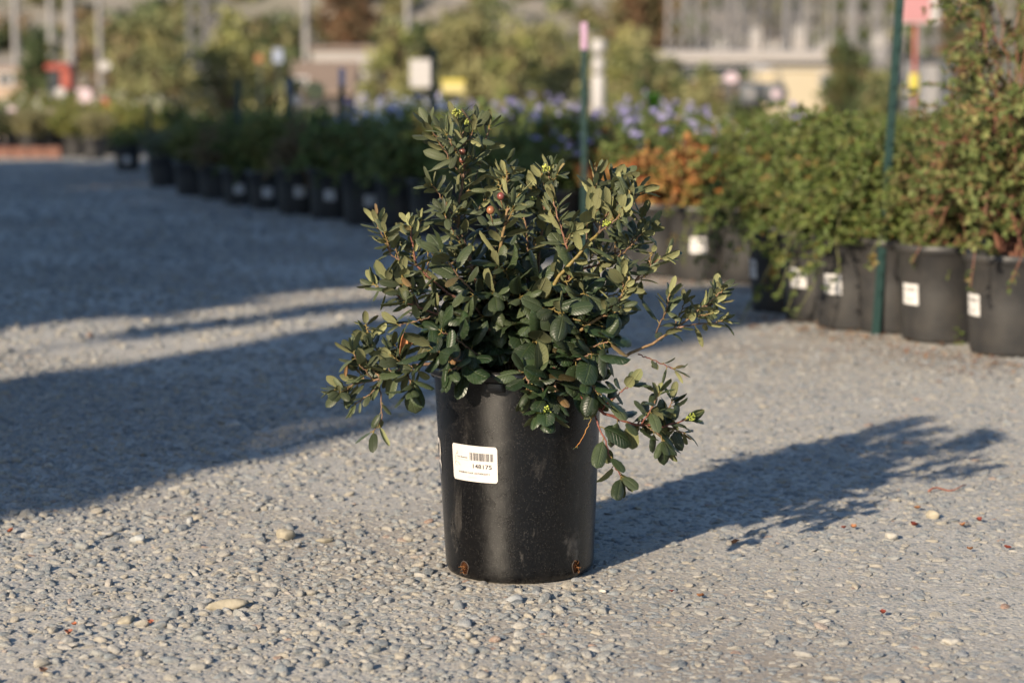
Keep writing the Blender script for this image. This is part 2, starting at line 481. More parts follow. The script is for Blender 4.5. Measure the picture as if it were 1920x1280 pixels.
tag(tw.build('fallen_twig', M_DRY, smooth=True), 'thin reddish twig lying on the gravel beyond the red leaves', 'twig')

# dry leaf litter gathered at the feet of the pots
lr = np.random.default_rng(77); LPs = []
for (pa, pb, n_, sp) in (((1440, 600), (1920, 705), 520, .10), ((1240, 530), (1420, 545), 160, .10), ((200, 325), (760, 462), 900, .35), ((1130, 505), (1300, 540), 120, .12)):
    t_ = lr.uniform(0, 1, n_)
    g0_, g1_ = G(*pa), G(*pb)
    t_ = t_ if n_ < 600 else t_ ** 1.3
    xy = g0_[None, :2] * (1 - t_[:, None]) + g1_[None, :2] * t_[:, None] + lr.normal(0, sp, (n_, 2))
    LPs.append(xy)
LPs = np.concatenate(LPs); n_ = len(LPs)
an = lr.uniform(0, 6.28, n_); Ls = lr.uniform(.008, .022, n_); zz_l = gz(LPs[:, 0], LPs[:, 1]) + lr.uniform(.004, .012, n_)
dl = np.stack([np.cos(an), np.sin(an), lr.uniform(-.25, .35, n_)], 1); sl = np.stack([-np.sin(an), np.cos(an), lr.uniform(-.4, .4, n_)], 1)
p0_ = np.stack([LPs[:, 0], LPs[:, 1], zz_l], 1); Lc = Ls[:, None]
Vl = np.stack([p0_, p0_ + dl * Lc * .5 + sl * Lc * .3 + [0, 0, .002], p0_ + dl * Lc, p0_ + dl * Lc * .5 - sl * Lc * .3 + [0, 0, .002], p0_ + dl * Lc * .5], 1).reshape(-1, 3)
bl = (np.arange(n_) * 5)[:, None]; Fl = (bl[:, :, None] + np.array([[0, 4, 1], [1, 4, 2], [0, 3, 4], [4, 3, 2]])[None]).reshape(-1, 3)
cl_ = np.array([(.14, .075, .04), (.20, .11, .055), (.10, .06, .035), (.24, .15, .08), (.16, .06, .035)])[lr.integers(0, 5, n_)]
tag(obj('leaf_litter', mesh('leaf_litter', Vl, Fl, M_DRY, col=np.repeat(cl_, 5, 0))), 'brown dry leaf litter around the feet of the pots', 'leaf litter', kind='stuff')
# ---------------------------------------------------------------- leaf cards used by every blurred shrub and tree
def leaf_cards(pos, d, up, L, W, col, fold=.35):
    """one folded, pointed leaf per row of pos; four triangles each"""
    n = len(pos)
    d = d / (np.linalg.norm(d, axis=1, keepdims=True) + 1e-9)
    s = np.cross(d, up); s /= np.linalg.norm(s, axis=1, keepdims=True) + 1e-9
    nn = np.cross(s, d)
    L = np.broadcast_to(L, (n,))[:, None]; W = np.broadcast_to(W, (n,))[:, None]
    v0 = pos; v1 = pos + d * L * .48 - s * W + nn * W * fold; v2 = pos + d * L; v3 = pos + d * L * .48 + s * W + nn * W * fold; v4 = pos + d * L * .5 - nn * W * fold * .2
    V = np.stack([v0, v1, v2, v3, v4], 1).reshape(-1, 3)
    b = (np.arange(n) * 5)[:, None]
    T = np.array([[0, 4, 1], [1, 4, 2], [0, 3, 4], [4, 3, 2]])
    F = (b[:, :, None] + T[None]).reshape(-1, 3)
    return V, F, np.repeat(col, 5, axis=0)
def pick(r, pal, n, var=.18):
    w_ = np.array([p[1] for p in pal], float); c = np.array([p[0] for p in pal], float)
    k = r.choice(len(pal), n, p=w_ / w_.sum())
    return c[k] * (1 + r.uniform(-var, var, (n, 1)))
M_LEAF = vcol('shrub_leaf', .6, .35, .15, .22, 60)
M_LEAFT = vcol('tree_leaf', .65, .3, .15, .2, 5)
M_BARK = plain('bark', (.12, .085, .06), .9, .3, 20, .2, bump=.004)
def rnd_dir(r, n):
    v = r.normal(size=(n, 3)); return v / np.linalg.norm(v, axis=1, keepdims=True)

def make_tree(name, seed, H, Wd, pal, trunk_h=.25, nclump=90, per=26, leaf=.11, shape='round', lean=0.0, hollow=.35, taper=0.0, trunk_r=1.0):
    r = np.random.default_rng(seed)
    root = empty(name, (0, 0, 0))
    t = MB()
    top = np.array([lean * H, 0, H * .8])
    tp = [top * f + np.array([.03 * H * math.sin(f * 5 + seed), .03 * H * math.cos(f * 4), 0]) * f for f in np.linspace(0, 1, 8)]
    t.tube(tp, np.linspace(.032 * H, .006 * H, 8) * trunk_r, 8)
    ph = rnd_dir(r, nclump); ph[:, 2] = np.abs(ph[:, 2]) * np.where(r.uniform(size=nclump) < .35, -1, 1)
    rad = r.uniform(hollow, 1.0, nclump) ** .6
    cz = H * (trunk_h + (1 - trunk_h) * .5)
    if shape == 'hedge': an = r.uniform(0, 2 * PI, nclump); ph = np.stack([np.cos(an), np.sin(an), r.uniform(-1, 1, nclump) / rad], 1)
    fz = ph[:, 2] * rad
    if shape == 'cone': wid = np.clip(.95 - .7 * fz, .12, 1.3)
    elif shape in ('column', 'hedge'): wid = (1 - taper * fz) * .95
    else: wid = np.clip(1.08 - .25 * fz, .3, 1.3)
    lob = 1 + .22 * np.sin(np.arctan2(ph[:, 1], ph[:, 0]) * 3 + seed) * np.cos(fz * 4 + seed)
    c = np.stack([ph[:, 0] * rad * Wd / 2 * wid * lob + lean * H * (.5 + .5 * fz), ph[:, 1] * rad * Wd / 2 * wid * lob, cz + fz * H * (1 - trunk_h) * .5 * (.95 + .1 * lob)], 1)
    for k in range(0, nclump, 3):                           # limbs to a third of the clumps
        f = np.clip((c[k, 2] / H) * .7, .12, .92)
        a0 = tp[int(f * 7)]
        mid = (a0 + c[k]) / 2 + np.array([0, 0, .04 * H])
        t.tube([a0, mid, c[k]], [.011 * H * trunk_r, .007 * H * trunk_r, .003 * H * trunk_r], 5)
    t.build('trunk', M_BARK, root, smooth=True)
    cr = Wd * r.uniform(.09, .2, nclump) * (.55 if shape == 'hedge' else 1)
    pos = np.repeat(c, per, 0) + rnd_dir(r, nclump * per) * (r.uniform(.1, 1, (nclump * per, 1)) ** .6) * np.repeat(cr, per)[:, None] * np.array([1, 1, .85])
    d = rnd_dir(r, nclump * per) + np.array([0, 0, .25]) + .6 * (pos - np.array([0, 0, cz])) / Wd
    up = rnd_dir(r, nclump * per) + np.array([0, 0, .8])
    ccol = pick(r, pal, nclump, .22)
    col = np.repeat(ccol, per, 0) * (1 + r.uniform(-.2, .2, (nclump * per, 1)))
    V, F, Cc = leaf_cards(pos, d, up, leaf * r.uniform(.7, 1.3, len(pos)), leaf * .27 * r.uniform(.8, 1.3, len(pos)), col)
    obj('crown', mesh('crown', V, F, M_LEAFT, col=Cc), root)
    return root
OLIVE = [((.20, .20, .09), 4), ((.26, .245, .11), 3), ((.125, .14, .06), 2), ((.19, .15, .075), 1)]  # olive leaf colours, lightened so the palette carries the distance haze
YELG = [((.25, .255, .09), 3), ((.31, .30, .11), 2), ((.16, .18, .06), 2)]
DARKG = [((.06, .08, .032), 3), ((.085, .105, .04), 2), ((.12, .12, .05), 1)]
BROWN = [((.15, .085, .045), 3), ((.12, .085, .045), 2), ((.10, .095, .04), 1)]
SHADE = [((.06, .085, .03), 3), ((.08, .10, .035), 2)]

# ---------------------------------------------------------------- hill at the back
hx = np.linspace(-420, 420, 140); hy = np.concatenate([np.linspace(128, 220, 60), np.linspace(226, 640, 40)])
HX, HY = np.meshgrid(hx, hy)
def hillz(x, y):
    base = -3.55 + np.clip(y - 140, 0, None) * .14
    return base * 1.0 + np.where(y > 140, 1, 0) * np.clip((y - 140) / 40, 0, 1) * (1.6 * np.sin(x * .07 + 1) + 1.2 * np.sin(x * .031 + y * .02) + .8 * np.sin(y * .11 + x * .05))
HZ = hillz(HX, HY)
hm = Mat('dry_hillside')
hc = hm.co('Object')
n1 = hm.noise(.16, 6, .65, hc); n2 = hm.noise(.045, 4, .6, hc); n3 = hm.noise(.6, 4, .6, hc)
b1 = hm.ramp(n1, [(.32, (.12, .125, .08)), (.44, (.19, .175, .13)), (.54, (.25, .22, .18)), (.66, (.31, .27, .24))])  # slope colours made paler, with the haze of distance painted in
b1 = hm.mix(hm.ramp(n2, [(.42, 0.0), (.6, .75)]), b1, (.21, .19, .16))
b1 = hm.mix(hm.ramp(n3, [(.58, 0.0), (.72, .6)]), b1, (.055, .065, .028))
hm.set(base=b1, rough=1.0, spec=.1)
nx_, ny_ = len(hx), len(hy); ii, jj = np.meshgrid(np.arange(ny_ - 1), np.arange(nx_ - 1), indexing='ij'); q = (ii * nx_ + jj).ravel()
tag(obj('hillside', mesh('hillside', np.stack([HX, HY, HZ], -1).reshape(-1, 3), np.stack([q, q + 1, q + nx_ + 1, q + nx_], -1), hm.m, smooth=True)), 'dry brown hillside with scrub', kind='structure')
# scrub on the slope
r = np.random.default_rng(21); n = 300
sx_ = r.uniform(-60, 62, n); sy_ = r.uniform(138, 200, n); sz_ = hillz(sx_, sy_)
cl = r.uniform(.7, 2.2, n); per = 60
pos = np.repeat(np.stack([sx_, sy_, sz_ + cl * .5], 1), per, 0) + rnd_dir(r, n * per) * np.repeat(cl, per)[:, None] * np.array([1, 1, .7]) * r.uniform(.3, 1, (n * per, 1))
col = np.repeat(pick(r, DARKG + [((.13, .12, .05), 3), ((.16, .11, .06), 2)], n), per, 0) * (1 + r.uniform(-.2, .2, (n * per, 1)))
V, F, Cc = leaf_cards(pos, rnd_dir(r, n * per), rnd_dir(r, n * per), .8, .3, col)
tag(obj('hillside_scrub', mesh('hillside_scrub', V, F, M_LEAFT, col=Cc)), 'olive and brown scrub covering the slope', 'scrub', kind='stuff')

def at(px, py, D):
    return P(px, py, D)
def zg(D): return float(terr(D)) if D < 135 else float(hillz(0, D))
def plant_tree(name, seed, px, py_top, wpx, D, pal, label, group=None, **kw):
    g = at(px, py_top, D); z0 = zg(D) if D < 135 else float(hillz(g[0], D))
    H = g[2] - z0; Wd = wpx * D / FPX
    t = make_tree(name, seed, H, Wd, pal, **kw)
    t.location = (float(g[0]), D, z0 - .03)
    tag(t, label, 'tree', group); return t
TG = 'blurred trees beyond the plant beds'
T = plant_tree
T('olive_tree', 1, 285, 34, 165, 58, OLIVE, 'wide olive green tree at far left, right of the white pole', TG, nclump=150, per=26, leaf=.2, trunk_h=.12)
T('olive_tree', 2, 425, 22, 150, 60, OLIVE + YELG, 'yellow green pointed tree right of the wide olive tree at far left', TG, nclump=130, per=24, leaf=.2, shape='cone', lean=.02, trunk_h=.12)
T('olive_tree', 3, 505, 62, 95, 66, DARKG + OLIVE, 'low dark olive tree left of the pale building', TG, nclump=80, per=22, leaf=.22, trunk_h=.15)
T('olive_tree', 4, 735, 48, 118, 56, OLIVE + YELG, 'rounded olive tree left of the white board', TG, nclump=110, per=24, leaf=.18, trunk_h=.12)
T('olive_tree', 5, 882, 8, 175, 57, OLIVE, 'broadest and tallest olive tree, behind the top of the potted shrub', TG, nclump=170, per=26, leaf=.2, trunk_h=.1)
T('olive_tree', 6, 965, 50, 95, 54, YELG + OLIVE, 'short olive tree between the tallest one and the pink tipped stake', TG, nclump=90, per=22, leaf=.18, trunk_h=.12)
T('olive_tree', 7, 1040, 24, 95, 61, OLIVE, 'slender olive tree just left of the pink tipped stake', TG, nclump=100, per=24, leaf=.2, trunk_h=.12, shape='column')
T('olive_tree', 8, 1192, 55, 125, 56, OLIVE + YELG, 'olive tree right of the pink tipped stake', TG, nclump=120, per=24, leaf=.18, trunk_h=.12)
T('olive_tree', 9, 1215, 95, 40, 50, DARKG, 'small dark tree in front of the olive tree right of the pink tipped stake', TG, nclump=50, per=20, leaf=.14, trunk_h=.15)
T('dark_tree', 10, 1592, 80, 100, 60, DARKG + [((.12, .11, .04), 2)], 'dark rounded tree left of the leaning green stake', TG, nclump=110, per=26, leaf=.17, trunk_h=.08)
T('dark_tree', 11, 72, 78, 78, 62, DARKG, 'darkest tree at far left, left of the red shape', TG, nclump=100, per=26, leaf=.2, trunk_h=.1)
T('brown_tree', 13, 655, -30, 110, 110, BROWN, 'reddish brown tree behind the pale building', TG, nclump=110, per=24, leaf=.36, trunk_h=.15)
T('brown_tree', 14, 1205, -25, 150, 122, BROWN, 'reddish brown tree on the slope left of the grey steel frames', TG, nclump=120, per=24, leaf=.4, trunk_h=.15)
T('brown_tree', 15, 1790, 40, 110, 66, DARKG + BROWN, 'dark tree behind the red post and the tall shrub', TG, nclump=90, per=24, leaf=.22, trunk_h=.1)
T('olive_tree', 18, 1120, 40, 90, 75, OLIVE + DARKG, 'olive tree behind the white tanks', TG, nclump=80, per=22, leaf=.24, trunk_h=.1)

T('olive_tree', 19, 1262, 118, 60, 46, DARKG + OLIVE, 'low dark bush in front of the left end of the long grey building', TG, nclump=60, per=22, leaf=.14, trunk_h=.1)
T('olive_tree', 20, 1325, 128, 70, 44, OLIVE, 'low olive bush in front of the long grey building', TG, nclump=60, per=22, leaf=.14, trunk_h=.1)
T('olive_tree', 21, 1400, 140, 60, 46, DARKG + BROWN, 'low brownish bush behind the dark flatbed trailer', TG, nclump=60, per=22, leaf=.14, trunk_h=.1)
T('olive_tree', 22, 1655, 130, 80, 48, OLIVE + DARKG, 'low olive bush right of the dark rounded tree', TG, nclump=60, per=22, leaf=.14, trunk_h=.1)
# trees outside the picture at left: they throw the long shadows across the yard
def shade_tree(u, s, H, Wd, seed, taper, lean, nclump=620, per=34, leaf=.20, trunk_h=.02, trunk_r=1.0, lab=''):
    a = R(SUN_AZ)
    x = u * math.cos(a) + s * math.sin(a); y = -u * math.sin(a) + s * math.cos(a)
    t = make_tree('shade_tree', seed, H, Wd, SHADE, nclump=nclump, per=per, leaf=leaf, trunk_h=trunk_h, trunk_r=trunk_r, shape='hedge', hollow=.15, taper=taper, lean=lean)
    t.location = (x, y, -.05); tag(t, lab, 'tree', 'shade trees along the left of the yard')
SHADES = [(-3.64, -2.5, 3.95, .66, 51, -.05, -.05, 'narrow tree nearest the camera outside the left edge'),
          (-4.19, -2.45, 3.75, .24, 61, -.5, 0, 'slender unseen tree added for its shadow, beyond the narrow tree outside the left edge'),  # unseen, shaped thin for a narrow band of shade
          (-6.30, -2.5, 4.85, 2.55, 52, .34, 0, 'second shade tree from the camera outside the left edge'),
          (-8.1, -2.4, 6.2, 2.7, 53, 0, 0, 'third shade tree from the camera outside the left edge'),
          (-10.3, -2.4, 6.6, 2.8, 54, 0, 0, 'fourth shade tree from the camera outside the left edge'),
          (-12.4, -2.4, 7.2, 2.8, 55, 0, 0, 'fifth shade tree from the camera outside the left edge'),
          (-14.5, -2.4, 7.5, 2.8, 56, 0, 0, 'sixth shade tree from the camera outside the left edge'),
          (-16.5, -2.4, 7.4, 2.7, 57, 0, 0, 'farthest shade tree outside the left edge')]
for u, s_, H, Wd, sd_, tp_, ln_, lab in SHADES: shade_tree(u, s_, H, Wd, sd_, tp_, ln_, lab=lab)

shade_tree(-3.19, -2.4, 3.1, .10, 62, 0, -.02, nclump=60, per=16, leaf=.10, trunk_h=.45, trunk_r=.25, lab='thin sapling added for a shadow streak, unseen, nearest the yard outside the left edge')  # unseen, added to throw one thin streak of shade
shade_tree(-4.74, -2.4, 3.9, .12, 63, 0, -.02, nclump=40, per=16, leaf=.11, trunk_h=.82, trunk_r=.05, lab='thin tall unseen sapling added for a shadow streak, between shade trees outside the left edge')  # unseen, added for the dark streak inside the lit strip
# ---------------------------------------------------------------- poles, steel frames, buildings
M_GALV = plain('galvanised_steel', (.20, .192, .19), .55, .1, 3, .5, .3)
M_PALE = plain('pale_paint', (.27, .25, .235), .7, .08, 2)
M_CREAM = plain('cream_wall', (.36, .31, .22), .8, .08, 2)
M_WHITE = plain('white_panel', (.34, .325, .315), .5, .04, 2)
M_GREY = plain('grey_wall', (.05, .047, .047), .8, .1, 2)
M_DGREY = plain('dark_grey_metal', (.06, .065, .07), .5, .15, 5)
M_ROOF = plain('brown_roof', (.17, .125, .095), .85, .15, 2)
M_GLASS = plain('dark_window', (.03, .035, .04), .15, .1, 2)
M_REDP = plain('red_paint', (.26, .05, .03), .5, .1, 6)
M_YEL = plain('yellow_plastic', (.42, .35, .05), .5, .08, 6)
M_PYEL = plain('pale_yellow_plastic', (.42, .36, .15), .5, .08, 6)
M_PINK = plain('pink_panel', (.42, .33, .36), .6, .08, 6)
M_LIME = plain('lime_plastic', (.22, .50, .05), .5, .08, 6)

def pole(px, wpx, D, label, H=12, arm=True, lean=0):
    g = at(px, 90, D); z0 = float(hillz(g[0], D)) if D >= 135 else zg(D)
    rt = empty('utility_pole', (g[0], D, z0 - .2)); tag(rt, label, 'pole', 'pale utility poles before the hill')
    rr = wpx * D / FPX / 2
    MB().tube([(lean * z, 0, z) for z in np.linspace(0, H, 7)], np.linspace(rr * 1.05, rr * .8, 7), 12).build('shaft', M_GALV, rt, smooth=True)
    MB().box((lean * H, 0, H * .93), (2.4, .14, .16), bev=.02).build('crossarm', M_GALV, rt)
    for x in (-1.05, -.35, .35, 1.05): MB().lathe([(.001, 0), (.05, .01), (.09, .06), (.05, .10), (.08, .15), (.03, .22), (.001, .24)], 10, loc=(lean * H + x, 0, H * .93 + .08)).build('insulator', M_WHITE, rt, smooth=True)
pole(133, 17, 100, 'brightest and thickest white pole at upper left'); pole(96, 13, 105, 'grey white pole just left of the brightest pole', H=11)
pole(30, 13, 108, 'leftmost grey pole, at the upper left corner'); pole(575, 15, 112, 'grey pole above the left end of the pale building')
pole(187, 10, 118, 'thin faint pole right of the brightest pole'); pole(765, 12, 125, 'faint grey pole above the rounded olive tree')

def gantry(px0, px1, D, label, H=13, legs=2, w=.9, name='steel_gantry'):
    """lattice steel frame of a substation"""
    g0, g1 = at(px0, 60, D), at(px1, 60, D); z0 = float(hillz(g0[0], D)) if D >= 135 else zg(D)
    rt = empty(name, ((g0[0] + g1[0]) / 2, D, z0 - .3)); tag(rt, label, 'steel frame', 'grey lattice frames of the substation')
    X0, X1 = g0[0] - (g0[0] + g1[0]) / 2, g1[0] - (g0[0] + g1[0]) / 2
    def lattice(a, b, w0, w1):
        m = MB(); a = np.array(a, float); b = np.array(b, float); n = max(4, int(np.linalg.norm(b - a) / w0 / 1.1))
        ax = (b - a) / np.linalg.norm(b - a); s = np.array([1, 0, 0]) if abs(ax[2]) > .7 else np.array([0, 0, 1]); s2 = np.cross(ax, s)
        cs = [(1, 1), (1, -1), (-1, -1), (-1, 1)]
        pt = lambda f, c: a + (b - a) * f + (s * c[0] + s2 * c[1]) * (w0 + (w1 - w0) * f) / 2
        for c in cs: m.tube([pt(0, c), pt(1, c)], .055, 4)
        for i in range(n):
            for k in range(4):
                c, c2 = cs[k], cs[(k + 1) % 4]
                m.tube([pt(i / n, c), pt((i + 1) / n, c2)], .035, 4)
                m.tube([pt(i / n, c2), pt((i + 1) / n, c)], .035, 4)
        return m
    for x in np.linspace(X0, X1, legs): lattice((x, 0, 0), (x, 0, H), w * 1.15, w * .6).build('leg', M_GALV, rt)
    lattice((X0, 0, H - .4), (X1, 0, H - .4), w * .7, w * .7).build('beam', M_GALV, rt)
    for x in np.linspace(X0, X1, 5)[1:-1]:
        b = MB()
        for k in range(6): b.lathe([(.02, 0), (.14, .03), (.02, .2)], 8, loc=(x, 0, H - 1.0 - .2 * k))
        b.build('insulator', M_PALE, rt)
gantry(1268, 1372, 112, 'leftmost steel frame of the substation', H=12, legs=3)
gantry(1385, 1480, 118, 'steel frame second from left above the long grey wall', H=12, legs=3)
gantry(1490, 1575, 106, 'steel frame above the cream building', H=13, legs=2)
gantry(1620, 1668, 98, 'steel frame right of the dark rounded tree', H=14, legs=2)
gantry(1300, 1530, 128, 'wide steel frame at the back of the substation', H=12.5, legs=6, w=.8)
gantry(1740, 1880, 120, 'steel frame behind the tall right shrub', H=13, legs=3)
gantry(370, 402, 122, 'leaning lattice mast above the pointed tree at left', H=14, legs=2, name='lattice_mast')
for k, (px, pyt, wp, hp, D, mt, lab) in enumerate([(1418, 60, 22, 60, 100, M_PALE, 'tall pale equipment tank in the substation'), (1352, 86, 34, 34, 104, M_PALE, 'low pale transformer left of the tall tank'),
        (1450, 85, 34, 34, 100, M_PALE, 'pale transformer right of the tall tank'), (1500, 56, 26, 60, 103, M_PALE, 'pale switch cabinet behind the cream building'), (1545, 86, 36, 34, 100, M_WHITE, 'white transformer beside the dark rounded tree'),
        (1650, 70, 30, 60, 96, M_GALV, 'grey cabinet behind the leaning green stake')]):
    g = at(px, pyt, D); b = at(px, pyt + hp, D); z0 = zg(D); Wm = wp * D / FPX; H = g[2] - z0
    rt = empty('transformer', (g[0], D, z0)); tag(rt, lab, 'transformer', 'pale substation equipment')
    MB().box((0, 0, H * .45), (Wm, Wm * .9, H * .9), bev=.06).build('tank', mt, rt)
    f = MB()
    for i in range(6): f.box((-Wm * .42 + i * Wm * .168, -Wm * .52, H * .45), (Wm * .05, Wm * .14, H * .66))
    f.build('cooling_fins', M_GALV, rt)
    bsh = MB()
    for x in (-.3, 0, .3): bsh.lathe([(.05, 0), (.11, .03), (.06, .1), (.11, .14), (.06, .2), (.1, .25), (.02, H * .12 + .2)], 8, loc=(x * Wm, 0, H * .9))
    bsh.build('bushing', M_WHITE, rt, smooth=True)

def building(name, px0, px1, py_top, py_vis, D, depth, wall_m, roof_m, label, roof_h=.5, roof_over=.2, windows=(), door=None, gable=False, cat='building'):
    g0, g1 = at(px0, py_top, D), at(px1, py_top, D); z0 = zg(D) - .1; Wm = g1[0] - g0[0]; H = g0[2] - z0
    rt = empty(name, ((g0[0] + g1[0]) / 2, D + depth / 2, z0)); tag(rt, label, cat)
    hw = H - roof_h
    MB().box((0, 0, hw / 2), (Wm, depth, hw)).build('wall', wall_m, rt)
    rf = MB()
    if gable:
        hw2, hd = Wm / 2 + roof_over, depth / 2 + roof_over
        V = np.array([[-hw2, -hd, hw], [hw2, -hd, hw], [hw2, hd, hw], [-hw2, hd, hw], [-hw2, 0, H], [hw2, 0, H], [-hw2, -hd, hw + .12], [hw2, -hd, hw + .12], [hw2, hd, hw + .12], [-hw2, hd, hw + .12]])
        rf.add(V, [np.array([[0, 3, 2, 1], [6, 7, 5, 4], [8, 9, 4, 5], [0, 1, 7, 6], [2, 3, 9, 8], [1, 2, 8, 7], [3, 0, 6, 9]]), np.array([[6, 4, 9], [7, 8, 5]])])
    else:
        rf.box((0, 0, hw + roof_h / 2 + .003), (Wm + 2 * roof_over, depth + 2 * roof_over, roof_h), bev=.04)
    rf.build('roof', roof_m, rt)
    for (cx, cz, w_, h_) in windows:
        x = (at(cx, cz, D)[0]) - (g0[0] + g1[0]) / 2; z = at(cx, cz, D)[2] - z0
        fr = MB(); t = .07
        for sx in (-1, 1): fr.box((x + sx * w_ / 2, -depth / 2 - .02, z), (t, .1, h_ + t))
        for sz in (-1, 1): fr.box((x, -depth / 2 - .02, z + sz * h_ / 2), (w_ - t, .1, t))
        fo = fr.build('window', M_WHITE, rt)
        MB().box((x, -depth / 2 - .01, z), (w_ - t, .05, h_ - t)).build('pane', M_GLASS, fo)
    if door:
        cx, w_, h_ = door; x = at(cx, 100, D)[0] - (g0[0] + g1[0]) / 2
        do = MB().box((x, -depth / 2 - .03, h_ / 2), (w_, .08, h_), bev=.01).build('door', M_DGREY, rt)
        MB().ball((x + w_ * .35, -depth / 2 - .1, h_ * .48), .05).build('handle', M_GALV, do)
    return rt
building('long_building', 1235, 1568, 97, 118, 96, 6, M_GREY, M_PALE, 'long low grey building with a pale roof edge below the steel frames', roof_h=.42, roof_over=.25,
         windows=[(1290, 135, 1.2, .6), (1345, 135, 1.2, .6), (1400, 134, 1.2, .6)])
building('cream_building', 1466, 1566, 128, 178, 62, 3, M_CREAM, M_CREAM, 'cream flat roofed hut left of the dark rounded tree', roof_h=.1, roof_over=.05, door=(1519, .30, 2.15), windows=[(1548, 150, .3, .3)])
building('cream_building', 1425, 1464, 126, 150, 64, 2.4, M_CREAM, M_WHITE, 'smaller cream shed joined to the left of the cream hut', roof_h=.12, roof_over=.04)
building('pale_building', 585, 700, 88, 130, 78, 5, M_PALE, M_ROOF, 'pale flat building with two light doors behind the brown roof', roof_h=.14, roof_over=.12, door=(578, .5, 2.2))
building('brown_roofed_building', 500, 650, 117, 150, 70, 4, M_GREY, M_ROOF, 'low building with a broad brown roof in front of the pale building', roof_h=1.0, roof_over=.25, gable=True, windows=[(560, 155, .5, .3)])
building('tan_building', -60, 44, 128, 165, 64, 4, plain('tan_wall', (.30, .22, .16), .8, .1, 2), plain('tan_roof', (.26, .19, .14), .8, .1, 2), 'tan building at the far left edge', roof_h=.12, roof_over=.1, windows=[(10, 148, .4, .3)])
building('grey_hut', 1735, 1790, 112, 200, 38, 2, plain('light_grey_wall', (.20, .195, .195), .7, .06, 2), M_GREY, 'plain grey cabinet beside the red post', roof_h=.08, roof_over=.04, windows=[], door=(1775, .25, 1.4), cat='cabinet')
# ---------------------------------------------------------------- nursery pots and the plants in them
pmz = Mat('black_pot_plastic')
n1 = pmz.noise(14, 4); n2 = pmz.noise(420, 2)
c = pmz.mix(pmz.ramp(n1, [(.35, 0.0), (.75, .6)]), (.018, .018, .019), (.055, .050, .044))
c = pmz.mix(pmz.ramp(n2, [(.62, 0.0), (.75, .25)]), c, (.16, .15, .14))
pmz.set(base=c, rough=.5, spec=.5)
M_POT = pmz.m
M_SOIL = plain('potting_soil', (.06, .04, .025), 1.0, .4, 90, .1, bump=.004)
M_TAG = plain('white_sticker', (.52, .51, .50), .45, .02, 5)
M_INK = plain('black_print', (.03, .03, .035), .6, .05, 5)
M_STEM = plain('shrub_stem', (.16, .07, .045), .7, .3, 30, .3)
M_STEMG = plain('green_stem', (.10, .10, .04), .7, .3, 30, .3)
def pot_profile(rt, rb, H):
    return [(0.001, .006), (rb - .02, .006), (rb - .012, 0), (rb - .003, .004), (rb, .014), (rb + (rt - rb) * .5, H * .5), (rt, H - .03), (rt + .004, H - .026), (rt + .010, H - .022), (rt + .011, H - .004), (rt + .007, H),
            (rt - .001, H - .002), (rt - .005, H - .02), (rt - .012, H - .04), (0.001, H - .042)]
POTS = {}
def pot_mesh(key, rt, rb, H):
    if key not in POTS:
        POTS[key] = (MB().lathe(pot_profile(rt, rb, H), 40).me('pot', M_POT, True), MB().lathe([(rt - .013, H - .0385), (rt * .5, H - .034), (.001, H - .030)], 24).me('soil', M_SOIL, True))
    return POTS[key]
STK = {}
def sticker_mesh(rt, rb, H, wd=.062, hg=.060):
    k = (rt, rb, H)
    if k not in STK:
        V = []; n = 9
        for i in range(n):
            for z in (H * .60, H * .60 - hg):
                rr = rb + (rt - rb) * z / H + .0016; a = -PI / 2 + (i / (n - 1) - .5) * wd / rr
                V.append((rr * math.cos(a), rr * math.sin(a), z))
        F = np.array([[2 * i, 2 * i + 1, 2 * i + 3, 2 * i + 2] for i in range(n - 1)])
        M = MB().add(V, F)
        STK[k] = M.me('sticker', M_TAG)
        pr = MB()
        for (u0, u1, v0, v1) in [(-.004 + i * .0042, -.004 + i * .0042 + (.0012 if i % 2 else .0022), .008, .020) for i in range(7)] + [(-.024, -.008, .012, .016), (-.02, .022, -.008, -.005), (-.012, .012, -.018, -.015)]:
            z1, z0 = H * .60 - hg / 2 + v1, H * .60 - hg / 2 + v0; rr = rb + (rt - rb) * z0 / H + .0026
            vv = []
            for u, z in ((u0, z0), (u1, z0), (u1, z1), (u0, z1)):
                a = -PI / 2 + u / rr; vv.append((rr * math.cos(a), rr * math.sin(a), z))
            pr.add(vv, np.array([[0, 1, 2, 3]]))
        STK[k] = (STK[k], pr.me('print', M_INK))
    return STK[k]
